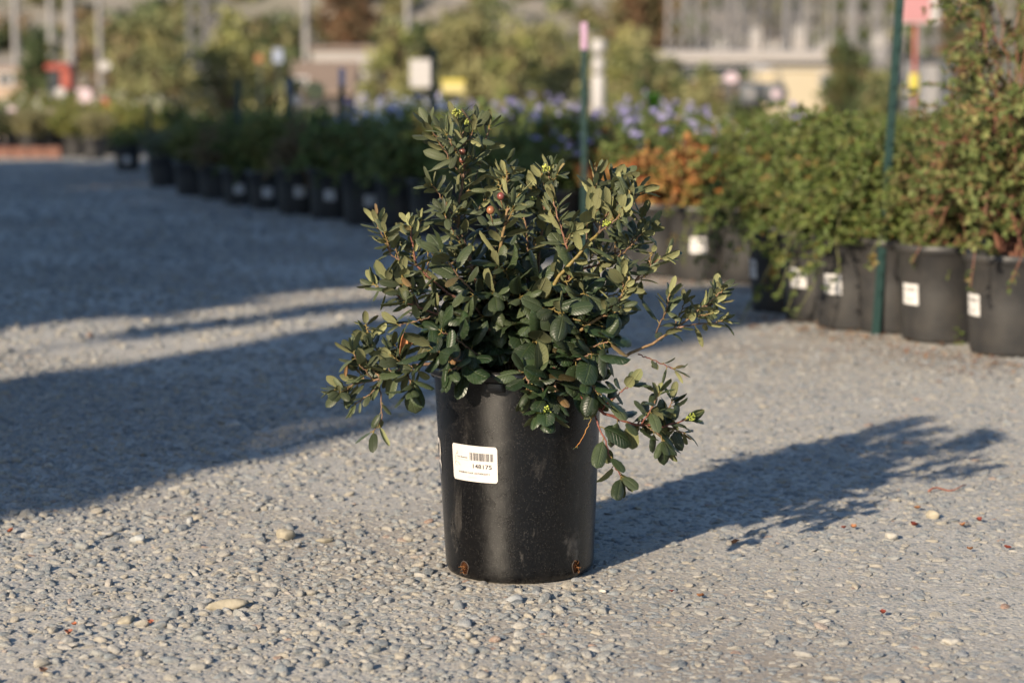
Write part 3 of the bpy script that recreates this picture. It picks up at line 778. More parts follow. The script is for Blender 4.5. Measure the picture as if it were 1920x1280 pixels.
def shrub_geo(seed, H, Wd, pal, nst, ntw, nlf, leaf, lw, droop=.2, tilt=.9, start=.15, flat_top=False, arch=0.0, stem_r=.003, opposite=False, skirt=0.0):
    """stems from the soil with twigs and leaves; returns (stem mesh data, leaf mesh data, tips)"""
    r = np.random.default_rng(seed)
    sm = MB(); LP, LD, LU, LC, LL = [], [], [], [], []; tips = []
    for i in range(nst):
        az = i * 2.39996 + r.uniform(-.3, .3)
        f = math.sqrt((i + .5) / nst)
        out = f * Wd / 2 * r.uniform(.8, 1.15); hh = H * (1 - .45 * f ** 2.2) * r.uniform(.72, 1.08)
        if flat_top: hh = H * r.uniform(.8, 1.02)
        sk = skirt * f * r.uniform(.2, 1)
        e = np.array([out * math.cos(az), out * math.sin(az), hh - sk])
        p0 = np.array([.03 * math.cos(az), .03 * math.sin(az), 0])
        m = 9; t = np.linspace(0, 1, m)[:, None]
        c1 = p0 + np.array([e[0] * .25, e[1] * .25, max(hh, .1) * (.75 + arch)])
        pts = (1 - t) ** 2 * p0 + 2 * t * (1 - t) * c1 + t ** 2 * e
        pts[1:] += r.normal(0, .012, (m - 1, 3))
        sm.tube(pts, np.linspace(stem_r * 1.3, stem_r * .5, m), 5)
        tips.append(pts[-1])
        segs = [(pts, .0)]
        for k in range(ntw):
            s0 = r.uniform(start, .95); j = int(s0 * (m - 1)); b = pts[j]
            dr = rnd_dir(r, 1)[0] * np.array([1, 1, .6]) + np.array([math.cos(az), math.sin(az), .5]) * .7; dr /= np.linalg.norm(dr)
            Lt = r.uniform(.12, .28) * max(H, Wd) * .45
            tt = np.linspace(0, 1, 4)[:, None]
            tp = b + dr * Lt * tt + np.array([0, 0, -droop * Lt]) * tt ** 2
            sm.tube(tp, np.linspace(stem_r * .6, stem_r * .35, 4), 3, cap=False)
            segs.append((tp, 1)); tips.append(tp[-1])
        for sp, kind in segs:
            nl = nlf if kind else int(nlf * 1.4)
            u = r.uniform(start if not kind else .1, 1.0, nl); u[: max(2, nl // 5)] = r.uniform(.92, 1, max(2, nl // 5))
            idx = u * (len(sp) - 1); i0 = np.clip(idx.astype(int), 0, len(sp) - 2); fr = (idx - i0)[:, None]
            ps = sp[i0] * (1 - fr) + sp[i0 + 1] * fr; tg = sp[i0 + 1] - sp[i0]; tg /= np.linalg.norm(tg, axis=1, keepdims=True) + 1e-9
            rd = rnd_dir(r, nl); rd -= tg * (rd * tg).sum(1, keepdims=True); rd /= np.linalg.norm(rd, axis=1, keepdims=True)
            dd = tg * .7 + rd * .9 + np.array([0, 0, .1])
            LP.append(ps); LD.append(dd); LU.append(tg + np.array([0, 0, .6]) + r.normal(0, .25, (nl, 3)))
            LC.append(pick(r, pal, 1, .15).repeat(nl, 0) * .45 + pick(r, pal, nl, .2) * .55); LL.append(leaf * r.uniform(.6, 1.25, nl))
    LP, LD, LU, LC, LL = map(np.concatenate, (LP, LD, LU, LC, LL))
    return sm, leaf_cards(LP, LD, LU, LL, LL * lw, LC), np.array(tips)
def flower_geo(tips, seed, n, size, pal, petals=7, up=.01):
    """small round heads of many petals at the twig tips"""
    r = np.random.default_rng(seed)
    top = tips[np.argsort(-tips[:, 2] + r.uniform(0, .25, len(tips)))][:n]
    heads = []
    for t in top:
        P_, D_, U_, C_, L_ = [], [], [], [], []
        k = r.integers(6, 10)
        cc = pick(r, pal, 1, .1)[0]
        for q in range(k):
            c0 = t + r.normal(0, size * .7, 3) + np.array([0, 0, up + .01])
            a = np.arange(petals) * 2 * PI / petals + r.uniform(0, 6)
            P_.append(np.repeat(c0[None], petals, 0)); D_.append(rnd_dir(r, petals) + np.array([0, 0, .3])); U_.append(rnd_dir(r, petals))
            C_.append(np.tile(cc * r.uniform(.85, 1.15), (petals, 1))); L_.append(np.full(petals, size))
        P_, D_, U_, C_, L_ = map(np.concatenate, (P_, D_, U_, C_, L_))
        heads.append(leaf_cards(P_, D_, U_, L_, L_ * .42, C_))
    return heads
M_PETAL = vcol('petal', .6, .3, .05, .3, 60)
GRN = [((.092, .132, .030), 5), ((.125, .16, .038), 4), ((.065, .095, .026), 3), ((.19, .18, .05), .9), ((.24, .09, .03), .5)]
DKG = [((.12, .175, .06), 4), ((.17, .22, .07), 3), ((.24, .25, .09), 2), ((.26, .20, .10), .7)]
ORG = [((.33, .12, .035), 3), ((.31, .19, .06), 3), ((.17, .16, .045), 3), ((.34, .07, .03), 1)]
RBR = [((.105, .138, .042), 5), ((.15, .165, .055), 3), ((.08, .105, .033), 3), ((.19, .10, .045), .8), ((.22, .21, .08), 1.2)]
GRY = [((.14, .16, .09), 3), ((.19, .20, .12), 3), ((.10, .12, .06), 2)]
TANP = [((.30, .26, .15), 3), ((.22, .20, .10), 2), ((.16, .16, .06), 2)]
BRN = [((.17, .125, .07), 3), ((.14, .14, .055), 2), ((.23, .15, .07), 1)]
PUR = [((.38, .35, .60), 3), ((.46, .43, .64), 2), ((.32, .28, .56), 1)]
WHB = [((.72, .74, .86), 3), ((.64, .62, .84), 2), ((.80, .80, .84), 1)]
WHT = [((.62, .60, .50), 3), ((.55, .55, .40), 2)]
SPEC = {
 #          H    W    pal  nst ntw nlf leaf  lw
 'fine':  dict(H=.50, Wd=.70, pal=GRN, nst=52, ntw=10, nlf=18, leaf=.021, lw=.22, skirt=.56, droop=.4),
 'green': dict(H=.46, Wd=.54, pal=GRN, nst=30, ntw=8, nlf=13, leaf=.028, lw=.30, droop=.3, skirt=.34),
 'dark':  dict(H=.44, Wd=.54, pal=DKG, nst=32, ntw=8, nlf=13, leaf=.034, lw=.34, droop=.3, skirt=.36),
 'dwarf': dict(H=.26, Wd=.46, skirt=.1, pal=DKG, nst=26, ntw=7, nlf=12, leaf=.026, lw=.3, droop=.2),
 'orange':dict(H=.30, Wd=.50, pal=ORG, nst=28, ntw=7, nlf=11, leaf=.03, lw=.28, droop=.25, skirt=.10),
 'tall':  dict(H=.98, Wd=.66, pal=RBR, nst=38, ntw=13, nlf=22, leaf=.025, lw=.22, droop=.1, arch=.05, skirt=.72, start=.08),
 'aster': dict(H=.44, Wd=.50, pal=GRN[:3] + DKG[:2], nst=28, ntw=7, nlf=12, leaf=.03, lw=.24, droop=.1, flower=(PUR, 8, .0135)),
 'plumb': dict(H=.46, Wd=.52, pal=DKG, nst=26, ntw=7, nlf=12, leaf=.032, lw=.3, droop=.1, flower=(WHB, 9, .015)),
 'white': dict(H=.36, Wd=.46, pal=GRN, nst=24, ntw=7, nlf=12, leaf=.03, lw=.3, droop=.1, flower=(WHT, 6, .014)),
 'grey':  dict(skirt=.2, H=.34, Wd=.52, pal=GRY, nst=30, ntw=6, nlf=12, leaf=.03, lw=.16, droop=.1, flat_top=True),
 'tan':   dict(skirt=.2, H=.36, Wd=.50, pal=TANP, nst=34, ntw=5, nlf=12, leaf=.045, lw=.10, droop=.3, flat_top=True),
 'lime':  dict(H=.44, Wd=.54, pal=[((.17, .19, .045), 4), ((.12, .15, .035), 3), ((.24, .22, .07), 2), ((.26, .15, .06), .6)], nst=30, ntw=8, nlf=13, leaf=.028, lw=.30, droop=.3, skirt=.15),
 'brown': dict(H=.40, Wd=.54, skirt=.34, pal=BRN, nst=28, ntw=7, nlf=12, leaf=.03, lw=.28, droop=.2),
}
WORD = dict(fine='fine leaved green shrub', green='green shrub', lime='yellowish green shrub', dark='dark green shrub', dwarf='low dark green shrub', orange='orange and green shrub', tall='tall shrub with reddish stems', aster='green plant with purple flowers',
            plumb='dark green plant with pale blue flowers', white='green plant with creamy white flowers', grey='grey green grassy plant', tan='straw coloured grassy plant', brown='brownish green shrub')
PSIZE = dict(big=(.145, .125, .30), mid=(.128, .112, .285), small=(.118, .10, .235))
PROTO = {}
def plant_meshes(kind, var):
    k = (kind, var)
    if k not in PROTO:
        s = dict(SPEC[kind]); fl = s.pop('flower', None)
        sm, (V, F, Cc), tips = shrub_geo(1000 + var * 17 + sum(map(ord, kind)), **s)
        m1 = sm.me('stem', M_STEM if kind in ('tall', 'orange', 'brown') else M_STEMG); m2 = mesh('foliage', V, F, M_LEAF, col=Cc)
        m3 = None
        if fl:
            m3 = [mesh('flower_head', V, F, M_PETAL, col=Cc) for V, F, Cc in flower_geo(tips, 5 + var, fl[1], fl[2], fl[0])]
        PROTO[k] = (m1, m2, m3)
    return PROTO[k]
def potted(kind, x, y, label, group=None, size='mid', hs=1.0, ws=1.0, var=0, rz=None, stick=None, lean=0, cat='potted plant', drop=0.0):
    rt, rb, H = PSIZE[size]
    z = float(terr(y)) - drop
    root = empty('potted_plant', (x, y, z), 0)
    root.rotation_euler = (0, lean, 0)
    tag(root, label, cat, group)
    pm_, so_ = pot_mesh(size, rt, rb, H)
    po = obj('pot', pm_, root); obj('soil', so_, root)
    if stick is not None:
        a, b = sticker_mesh(rt, rb, H); st = obj('pot_label', a, root); st.rotation_euler.z = stick
        obj('print', b, st)
    a, b, c_ = plant_meshes(kind, var)
    rz = random.uniform(0, 6.28) if rz is None else rz
    for nm, m_ in [('stem', a), ('foliage', b)] + [('flower_head', h_) for h_ in (c_ or [])]:
        if m_ is None: continue
        o = obj(nm, m_, root, (0, 0, H - .04)); o.rotation_euler.z = rz; o.scale = (ws, ws, hs)
    return root

# front row, right to left: px, py of the foot, kind, size, height and width factors, sticker turn, label
def foot(px, py, size):
    g = G(px, py); rb = PSIZE[size][1]
    v = g[:2] / np.linalg.norm(g[:2]); return g[0] + v[0] * rb, g[1] + v[1] * rb
FR = [
 (1893, 672, 'tall', 'mid', 1.05, 1.0, -1.25, 'tallest shrub in the nearest black pot, at the right edge', 0),
 (1762, 646, 'tall', 'mid', .58, .60, -1.0, 'reddish green shrub with a hanging shoot in the second nearest black pot at right', 1),
 (1672, 628, 'fine', 'mid', .95, .95, None, 'shrub in the shaded pot behind the foot of the leaning green stake', 2),
 (1602, 622, 'fine', 'mid', .92, 1.05, -.75, 'fine leaved shrub whose pot carries a slanting label, left of the leaning green stake', 0),
 (1540, 606, 'fine', 'mid', .98, 1.0, -.8, 'fine leaved shrub in the brightest pot of the right row', 1),
 (1474, 588, 'fine', 'mid', 1.0, .95, -1.3, 'shrub in the half shaded pot with a label at its left edge', 2),
 (1408, 532, 'fine', 'mid', 1.02, 1.15, None, 'wide overhanging green shrub hiding its pot, right of the orange shrubs', 0),
 (1318, 528, 'orange', 'mid', 1.05, 1.0, -.25, 'orange and red shrub in the pot with a square white label', 0),
 (1236, 520, 'orange', 'mid', 1.0, 1.0, None, 'orange shrub right of the potted shrub, in a sunlit grey looking pot', 1),
]
FRONT = []
for px, py, kind, size, hs, ws, stk, lab, var in FR:
    x, y = foot(px, py, size)
    FRONT.append((x, y))
    potted(kind, x, y, lab, None, size, hs, ws, var, stick=stk, rz=random.uniform(0, 6))
# the shoot hanging down the second nearest pot at right
rs = np.random.default_rng(9); hp = np.array([P(a, b, 6.60) for a, b in ((1800, 440), (1775, 480), (1770, 530), (1782, 580), (1786, 625), (1792, 652))])
pl2 = [o for o in bpy.data.objects if o.get('label', '').startswith('reddish green shrub with a hanging')][0]
hb = MB().tube(hp - np.array(pl2.location), np.linspace(.003, .0012, 6), 5).build('hanging_shoot', M_STEM, pl2)
u_ = rs.uniform(.08, 1, 64) * 5; i_ = np.clip(u_.astype(int), 0, 4); pp = hp[i_] + (hp[i_ + 1] - hp[i_]) * (u_ - i_)[:, None] - np.array(pl2.location)
ds = rnd_dir(rs, 64) * np.array([1, .5, .35]) + np.array([0, -.35, -.12])
V, F, Cc = leaf_cards(pp, ds, np.tile([0, -.6, .7], (64, 1)), rs.uniform(.028, .044, 64), rs.uniform(.008, .011, 64), pick(rs, GRN[:2] + RBR[:1], 64)); obj('leaves', mesh('leaves', V, F, M_LEAF, col=Cc), hb)
LEFT = [(1150, 478, 'orange', 'mid', 1.0, 1.0, 'pale orange shrub half hidden by the right side of the potted shrub', 2, None),
 (1060, 470, 'green', 'mid', 1.0, 1.0, 'green shrub hidden behind the upper stems of the potted shrub', 0, None),
 (965, 462, 'dark', 'mid', 1.0, 1.0, 'dark shrub behind the middle of the potted shrub', 1, None),
 (880, 452, 'dark', 'mid', 1.0, 1.0, 'dark shrub behind the top stem of the potted shrub', 0, .1),
 (815, 444, 'green', 'mid', 1.02, 1.0, 'green shrub in a black pot just left of the top stem of the potted shrub', 1, .2),
 (752, 434, 'dark', 'mid', .95, 1.0, 'dark leafy shrub in the nearest fully shaded pot left of the potted shrub', 0, None),
 (686, 424, 'green', 'mid', .80, .95, 'green shrub in the shaded row, second left of the potted shrub', 1, .25),
 (622, 412, 'dark', 'mid', .95, .9, 'dark shrub right beside the purple tipped stake in the shaded row', 0, .0),
 (560, 404, 'brown', 'mid', .9, .9, 'brownish shrub left of the purple tipped stake in the shaded row', 0, .15),
 (502, 394, 'lime', 'small', 1.1, .9, 'green shrub with a bright pot label in the middle of the shaded row', 1, .1),
 (452, 386, 'green', 'small', .9, .85, 'green shrub with a bluish pot label in the shaded row', 1, .0),
 (406, 376, 'brown', 'small', .85, .85, 'brownish shrub in the left half of the shaded row', 1, None),
 (360, 368, 'lime', 'small', .85, .8, 'yellowish green shrub in the left half of the shaded row', 2, None),
 (308, 352, 'grey', 'small', .8, .9, 'greyish plant in a black pot near the left end of the shaded row', 0, None),
 (240, 322, 'dwarf', 'small', .95, .9, 'last dark rounded plant at the left end of the shaded row', 0, .1)]
for px, py, kind, size, hs, ws, lab, var, stk in LEFT:
    x, y = foot(px, py, size); FRONT.append((x, y))
    potted(kind, x, y, lab, None, size, hs, ws, var, stick=stk)
FRS = sorted([p for p in FRONT], key=lambda p: p[1])
fy = np.array([p[1] for p in FRS]); fx = np.array([p[0] for p in FRS])
# flowering plants that stand out, placed one by one
FLW = [(662, 13.3, 232, 'plumb', 'lowest pale blue flowering plant, right beside the lavender tipped stake'), (700, 13.0, 210, 'plumb', 'pale blue flowering plant left of the potted shrub, left of two'), (765, 12.6, 192, 'plumb', 'taller pale blue flowering plant just left of the top stem of the potted shrub'),
       (935, 11.6, 196, 'aster', 'purple flowering plant just right of the top stem'), (1000, 11.3, 200, 'aster', 'purple flowering plant left of the pink tipped stake'),
       (1065, 10.9, 212, 'aster', 'purple flowering plant behind the pink tipped stake'), (1150, 10.3, 232, 'aster', 'purple flowering plant above the pale orange shrub'),
       (1212, 9.9, 214, 'aster', 'lavender flowering plant above the orange shrub in the sunlit pot'), (1275, 9.7, 240, 'aster', 'lavender flowering plant above the orange and red shrub'),
       (1345, 9.6, 222, 'white', 'creamy white flowering plant left of the wide overhanging shrub'), (1040, 10.2, 262, 'aster', 'low purple flowering plant nearest the upper right stems'),
       (1385, 9.3, 262, 'aster', 'lavender flowering plant at the left edge of the wide overhanging shrub')]
for px, D_, pyt, kind, lab in FLW:
    g_ = P(px, pyt, D_); hgt = g_[2] - float(terr(D_)) - .245
    FRONT.append((g_[0], D_)); potted(kind, float(g_[0]), D_, lab, None, 'mid', hgt / .45, 1.0, len(FRONT) % 3)
FRONT = FRONT[:24] if False else FRONT
# rows behind the front row
r = np.random.default_rng(5)
placed = list(FRONT)
cnt = {}; BED = []; BEDO = []
def zone(px, d):
    if d < 9.4: return r.choice(['fine', 'fine', 'green'])
    if px > 1640: return r.choice(['green', 'fine', 'tall'], p=[.5, .4, .1])
    if px > 1330: return r.choice(['fine', 'green', 'white', 'aster', 'orange'], p=[.40, .34, .08, .04, .14])
    if px > 1020: return r.choice(['aster', 'orange', 'lime', 'white'], p=[.26, .12, .52, .10])
    if px > 860: return r.choice(['aster', 'dark', 'lime'], p=[.4, .3, .3])
    if px > 650: return r.choice(['plumb', 'aster', 'dark'], p=[.72, .08, .2])
    return r.choice(['dark', 'green', 'brown', 'tan'], p=[.6, .2, .12, .08])
GRP = {'r': 'plants in the sunlit bed at right', 'm': 'plants in the flowering bed in the middle', 'l': 'plants behind the shaded row at left'}
for y0 in np.arange(7.6, 21.0, .58):
    xf = np.interp(y0, fy, fx)
    x0 = xf + .42
    while x0 < y0 * .2215 + .26:
        x, y = x0 + r.uniform(-.07, .07), y0 + r.uniform(-.12, .12)
        x0 += .47 + (y0 - 7) * .012
        px = 960 + FPX * x / y
        if min(math.hypot(x - a, y - b) for a, b in placed) < .40: continue
        if px < 850 and y > 22: continue
        kind = zone(px, y); placed.append((x, y))
        if kind == 'tall' and y > 9.5: kind = 'green'
        z_ = 'r' if px > 1330 else 'm' if px > 860 else 'l'
        hs = r.uniform(.72, .98)
        if kind == 'tall': hs = .42
        BED.append((px, y, WORD[kind])); BEDO.append(None)
        BEDO[-1] = potted(kind, x, y, WORD[kind] + {'r': ' in the sunlit bed behind the right row of pots', 'm': ' in the flowering bed behind the potted shrub', 'l': ' behind the shaded row left of the potted shrub'}[z_], GRP[z_],
               'mid' if y < 13 else 'small', hs * (1 if y < 13 else 1.08), r.uniform(.9, 1.1), int(r.integers(0, 3)), rz=r.uniform(0, 6))
# labels by what each stands behind
LM = [(1893, 'the tallest shrub at the right edge'), (1762, 'the shrub with the hanging shoot'), (1668, 'the upper part of the leaning green stake'), (1602, 'the pot left of the leaning stake'), (1540, 'the brightest pot of the right row'),
      (1474, 'the half shaded pot'), (1408, 'the wide overhanging shrub'), (1318, 'the orange and red shrub'), (1236, 'the plain sunlit pot'), (1160, 'the pale orange shrub'), (1095, 'the pink tipped stake'), (1030, 'the middle peak of the potted shrub'),
      (940, 'the two berries of the potted shrub'), (862, 'the top stem of the potted shrub'), (813, 'the plain dark stake'), (752, 'the nearest fully shaded pot'), (686, 'the second shaded pot'), (641, 'the lavender tipped stake'), (541, 'the blue tipped stake'), (446, 'the dark stake left of the blue tip'), (360, 'the yellowish green shaded shrub'), (280, 'the short dark stake')]
ORD = ['first', 'second', 'third', 'fourth', 'fifth', 'sixth', 'seventh', 'eighth', 'ninth', 'tenth', 'eleventh', 'twelfth', 'thirteenth', 'fourteenth', 'fifteenth', 'sixteenth', 'seventeenth', 'eighteenth', 'nineteenth', 'twentieth'] + ['twenty-' + w_ for w_ in ('first', 'second', 'third', 'fourth', 'fifth', 'sixth', 'seventh', 'eighth', 'ninth')]
seen_ = {}
for (px, y, wd), o in sorted(zip(BED, BEDO), key=lambda t: t[0][1]):
    k = min(range(len(LM)), key=lambda i: abs(LM[i][0] - px)); n_ = seen_.get(k, 0); seen_[k] = n_ + 1
    o['label'] = '%s, %s behind %s' % (wd, ORD[min(n_, 28)], LM[k][1])
# sunlit cross bed at far left
kinds = ['grey', 'lime', 'tan', 'lime', 'white', 'lime', 'green', 'grey']
for k, y0 in enumerate(np.arange(25.7, 33, .72)):
    x0 = -y0 * .235 - .3
    xe = -y0 * .155
    nth = 0
    while x0 < xe:
        nth += 1
        kind = kinds[(k + int(r.integers(0, 3))) % 8]
        if y0 < 27 and x0 < -5.4: kind = 'grey'
        potted(kind, x0 + r.uniform(-.06, .06), y0 + r.uniform(-.1, .1), '%s, %s in the %s row of the far left bed' % (WORD[kind], ORD[nth - 1], ORD[k]), 'plants in the far left bed', 'small', r.uniform(1.0, 1.3), r.uniform(1.3, 1.6), int(r.integers(0, 3)))
        x0 += r.uniform(.44, .56)
# bed edging and the tan ball shaped plant at the end of the far bed
eb = P(-160, 293, 24.9); ee = P(118, 293, 24.9); eb[2] = ee[2] = float(terr(24.9))
rt = empty('bed_edging', ((eb[0] + ee[0]) / 2, eb[1], eb[2] - .01)); tag(rt, 'low orange red block edging of the far left bed', 'edging')
m = MB(); nb = 9; Lb = (ee[0] - eb[0]) / nb
for i in range(nb): m.box((eb[0] - (eb[0] + ee[0]) / 2 + Lb * (i + .5), 0, .065), (Lb * .96, .2, .13), col=(1, 1, 1), bev=.008)
m.build('block_course', plain('terracotta_block', (.16, .08, .058), .85, .25, 14, .2, bump=.003), rt)
potted('tan', float(P(178, 296, 24.5)[0]), 24.5, 'pale straw coloured plant just left of the last plant of the shaded row', None, 'small', 1.0, 1.0, 1)
for px, py, lab in ((1225, 190, 'lime green plastic pot among the flowers'),):
    g = P(px, py + 12, 13.0)
    rt = empty('lime_tub', (g[0], 13.0, g[2])); tag(rt, lab, 'tub'); 
    MB().lathe([(.001, 0), (.03, 0), (.042, .07), (.046, .07), (.046, .078), (.038, .078), (.03, .02), (.001, .02)], 20).build('tub', M_LIME, rt, smooth=True)
    MB().box((0, 0, -.45), (.02, .02, .9)).build('stand', M_DGREY, rt)

# ---------------------------------------------------------------- stakes
M_GREENP = plain('green_painted_steel', (.005, .026, .023), .45, .15, 20)
M_LAV = plain('lavender_cap', (.42, .35, .42), .6, .06, 20); M_PNK = plain('pink_cap', (.36, .23, .33), .6, .06, 20); M_BLU = plain('blue_cap', (.09, .11, .15), .6, .06, 20)
def stake(px_foot, py_foot, px_top, py_top, label, tip=None, tip_len=.13, D=None, w=.034):
    """T shaped steel post with studs; D gives its distance, else its foot pixel does"""
    if D is None: g = G(px_foot, py_foot); D = g[1]
    base = P(px_foot, py_foot, D); base[2] = float(terr(D))
    top = P(px_top, py_top, D)
    rt = empty('green_stake', base); tag(rt, label, 'stake', 'green steel stakes among the plants')
    dx = top - base; n = 2
    H = dx[2]; m = MB(); sh = dx[0] / H
    def bx(cx, cy, wx, wy, z0, z1):
        m_ = MB().box((cx, cy, (z0 + z1) / 2), (wx, wy, z1 - z0), bev=.0015); V = m_.V[0].copy(); V[:, 0] += sh * V[:, 2]; return V, [f[0] for f in m_.F.values()]
    tl = tip_len if tip else 0
    for a in ((0, 0, w, .004, 0, H - tl), (0, .012, .004, .020, 0, H - tl)):
        V, F = bx(*a); m.add(V, F)
    k = .12
    while k < H - tl - .04:
        V, F = bx(0, -.005, w * .35, .006, k, k + .014); m.add(V, F); k += .055
    m.build('post', M_GREENP, rt)
    if tip:
        V, F = bx(0, 0, w + .002, .007, H - tl + .0005, H); MB().add(V, F).build('painted_tip', tip, rt)
stake(1642, 629, 1692, -60, 'leaning green stake, nearest and thickest, in front of the right bed', w=.025)
stake(1095, 490, 1095, 42, 'green stake with a pink tip, right of the potted shrub', M_PNK, .11, D=9.35, w=.024)
stake(640, 404, 641, 128, 'green stake with a lavender tip in the shaded row', M_LAV, .10, D=13.6, w=.036)
stake(813, 420, 813, 90, 'plain dark stake beside the white board, left of the top stem', None, 0, D=13.0, w=.034)
stake(541, 380, 541, 148, 'dark stake with a blue tip in the shaded row', M_BLU, .10, D=15.4, w=.044)
stake(446, 370, 446, 152, 'dark stake left of the blue tipped one', None, 0, D=16, w=.044)
stake(280, 320, 280, 190, 'short dark stake near the left end of the shaded row', None, 0, D=20, w=.04)

# ---------------------------------------------------------------- signs, boards, posts, vehicles seen as blurs
def sign_on_post(name, px, py, wpx, hpx, D, board_m, post_m, label, cat='sign', shape='rect', post_w=.014, marks=None, base=None):
    g = P(px, py, D); z0 = float(terr(D)); Wm, Hm = wpx * D / FPX, hpx * D / FPX
    rt = empty(name, (g[0], D, z0)); tag(rt, label, cat)
    zc = g[2] - z0
    b = MB()
    if shape == 'rect': b.box((0, 0, zc), (Wm, .015, Hm), bev=.004)
    else:
        V = MB().lathe([(.001, -.008), (Wm / 2 - .004, -.008), (Wm / 2, -.004), (Wm / 2, .004), (Wm / 2 - .004, .008), (.001, .008)], 24); vv = V.V[0]
        vv = np.stack([vv[:, 0], vv[:, 2], vv[:, 1] * Hm / Wm + zc], 1); b.add(vv, [f[0] for f in V.F.values()])
    b.build('board', board_m, rt)
    MB().box((0, .02, zc / 2), (post_w, .02, zc), bev=.002).build('post', post_m, rt)
    if marks:
        for (ux, uz, uw, uh, mt) in marks:
            MB().box((ux * Wm, -.0095, zc + uz * Hm), (uw * Wm, .003, uh * Hm)).build('printed_panel', mt, rt)
    return rt
D = 20.0
g = P(1715, 130, D); zt = float(terr(D)); zb = P(1715, 45, D)[2]; zy1, zy0 = P(1715, 138, D)[2], P(1715, 178, D)[2]; ztop = P(1715, -70, D)[2]
rt = empty('red_sign_post', (g[0], D, zt)); tag(rt, 'red post with a yellow sleeve carrying a white and red sign at upper right', 'sign')
MB().tube([(0, 0, 0), (0, 0, ztop - zt)], .017, 12).build('post', M_REDP, rt, smooth=True)
MB().lathe([(.0175, zy0 - zt), (.042, zy0 - zt + .004), (.045, zy0 - zt + .02), (.045, zy1 - zt - .02), (.042, zy1 - zt - .004), (.0175, zy1 - zt)], 20).build('sleeve', M_YEL, rt, smooth=True)
x0, x1 = P(1681, 0, D)[0] - g[0], P(1760, 0, D)[0] - g[0]
bd = MB().box(((x0 + x1) / 2, -.03, (zb + ztop) / 2 - zt), (x1 - x0, .012, ztop - zb), bev=.003).build('board', M_WHITE, rt)
red_pr = MB(); 
for i in range(9):
    for j in range(5):
        if (i * 7 + j * 3) % 5 < 4: red_pr.box((x0 + (x1 - x0) * (.22 + .115 * j), -.0385, zb - zt + .03 + i * .052), ((x1 - x0) * .09, .003, .026))
red_pr.box((x0 + (x1 - x0) * .45, -.0375, zb - zt + .26), ((x1 - x0) * .66, .002, .49)); 
red_pr.build('red_print', plain('pink_red_print', (.36, .17, .18), .6, .1, 20), bd)
sign_on_post('white_board', 792, 138, 46, 52, 30, M_WHITE, M_DGREY, 'white board beside the plain dark stake', shape='rect')
sign_on_post('yellow_sign', 590, 170, 38, 34, 19, M_PYEL, M_DGREY, 'round pale yellow sign in front of the brown roofed building', shape='disc')
sign_on_post('white_sign', 556, 187, 20, 20, 18.5, M_WHITE, M_DGREY, 'small round white sign lower left of the yellow one', shape='disc')
sign_on_post('yellow_sign', 850, 162, 42, 26, 21, M_PYEL, M_DGREY, 'yellow topped sign between the white board and the top stem', marks=[(0, .38, 1.02, .26, M_YEL)])
sign_on_post('white_sign', 158, 184, 28, 36, 27.2, M_PINK, M_DGREY, 'pinkish white upright sign at far left')
sign_on_post('white_sign', 113, 173, 20, 18, 28, M_WHITE, M_DGREY, 'small round white sign below the red shape at far left', shape='disc')
sign_on_post('white_sign', 196, 124, 22, 18, 34, M_WHITE, M_DGREY, 'small round white sign left of the wide olive tree', shape='disc')
sign_on_post('white_sign', 1371, 146, 28, 20, 26, M_PINK, M_DGREY, 'oval pinkish sign in front of the long grey building', shape='disc')
sign_on_post('orange_sign', 486, 110, 16, 16, 36, plain('orange_panel', (.22, .09, .03), .6, .1, 6), M_DGREY, 'small orange sign in front of the pointed tree', shape='disc')
sign_on_post('blue_sign', 521, 105, 18, 26, 36, plain('blue_grey_panel', (.20, .23, .30), .6, .1, 6), M_DGREY, 'pale blue sign left of the pale building')
sign_on_post('red_sign', 196, 190, 14, 12, 27, M_REDP, M_DGREY, 'small red sign right of the pinkish upright sign')
sign_on_post('yellow_sign', 203, 205, 14, 18, 26.6, M_YEL, M_DGREY, 'small yellow tag below the small red sign at left')
sign_on_post('white_sign', 95, 212, 15, 14, 26.6, M_PINK, M_DGREY, 'small pinkish round sign low in the far left bed', shape='disc')
sign_on_post('white_sign', 22, 207, 18, 14, 26.8, M_PINK, M_DGREY, 'faint pinkish round sign nearest the left edge', shape='disc')
sign_on_post('white_sign', 125, 208, 13, 12, 26.4, M_WHITE, M_DGREY, 'small white round sign left of the pinkish upright sign', shape='disc')
# stacked white tanks beside the pink tipped stake
D = 40; g = P(1122, 128, D); z0 = float(terr(D))
rt = empty('white_tank', (g[0], D, z0)); tag(rt, 'white tank with three stacked rounded tiers right of the pink tipped stake', 'tank')
zz = [P(1122, y_, D)[2] - z0 for y_ in (170, 140, 137, 108, 100, 74)]
for (a, b, rr) in ((0, zz[1], .11), (zz[2], zz[3], .10), (zz[4], zz[5], .125)):
    MB().lathe([(.001, a), (rr * .8, a), (rr, a + .04), (rr, b - .05), (rr * .85, b - .01), (.001, b)], 24).build('tier', M_WHITE, rt, smooth=True)
MB().tube([(0, 0, zz[1] - .02), (0, 0, zz[4] + .03)], .05, 10).build('pipe', M_GALV, rt)
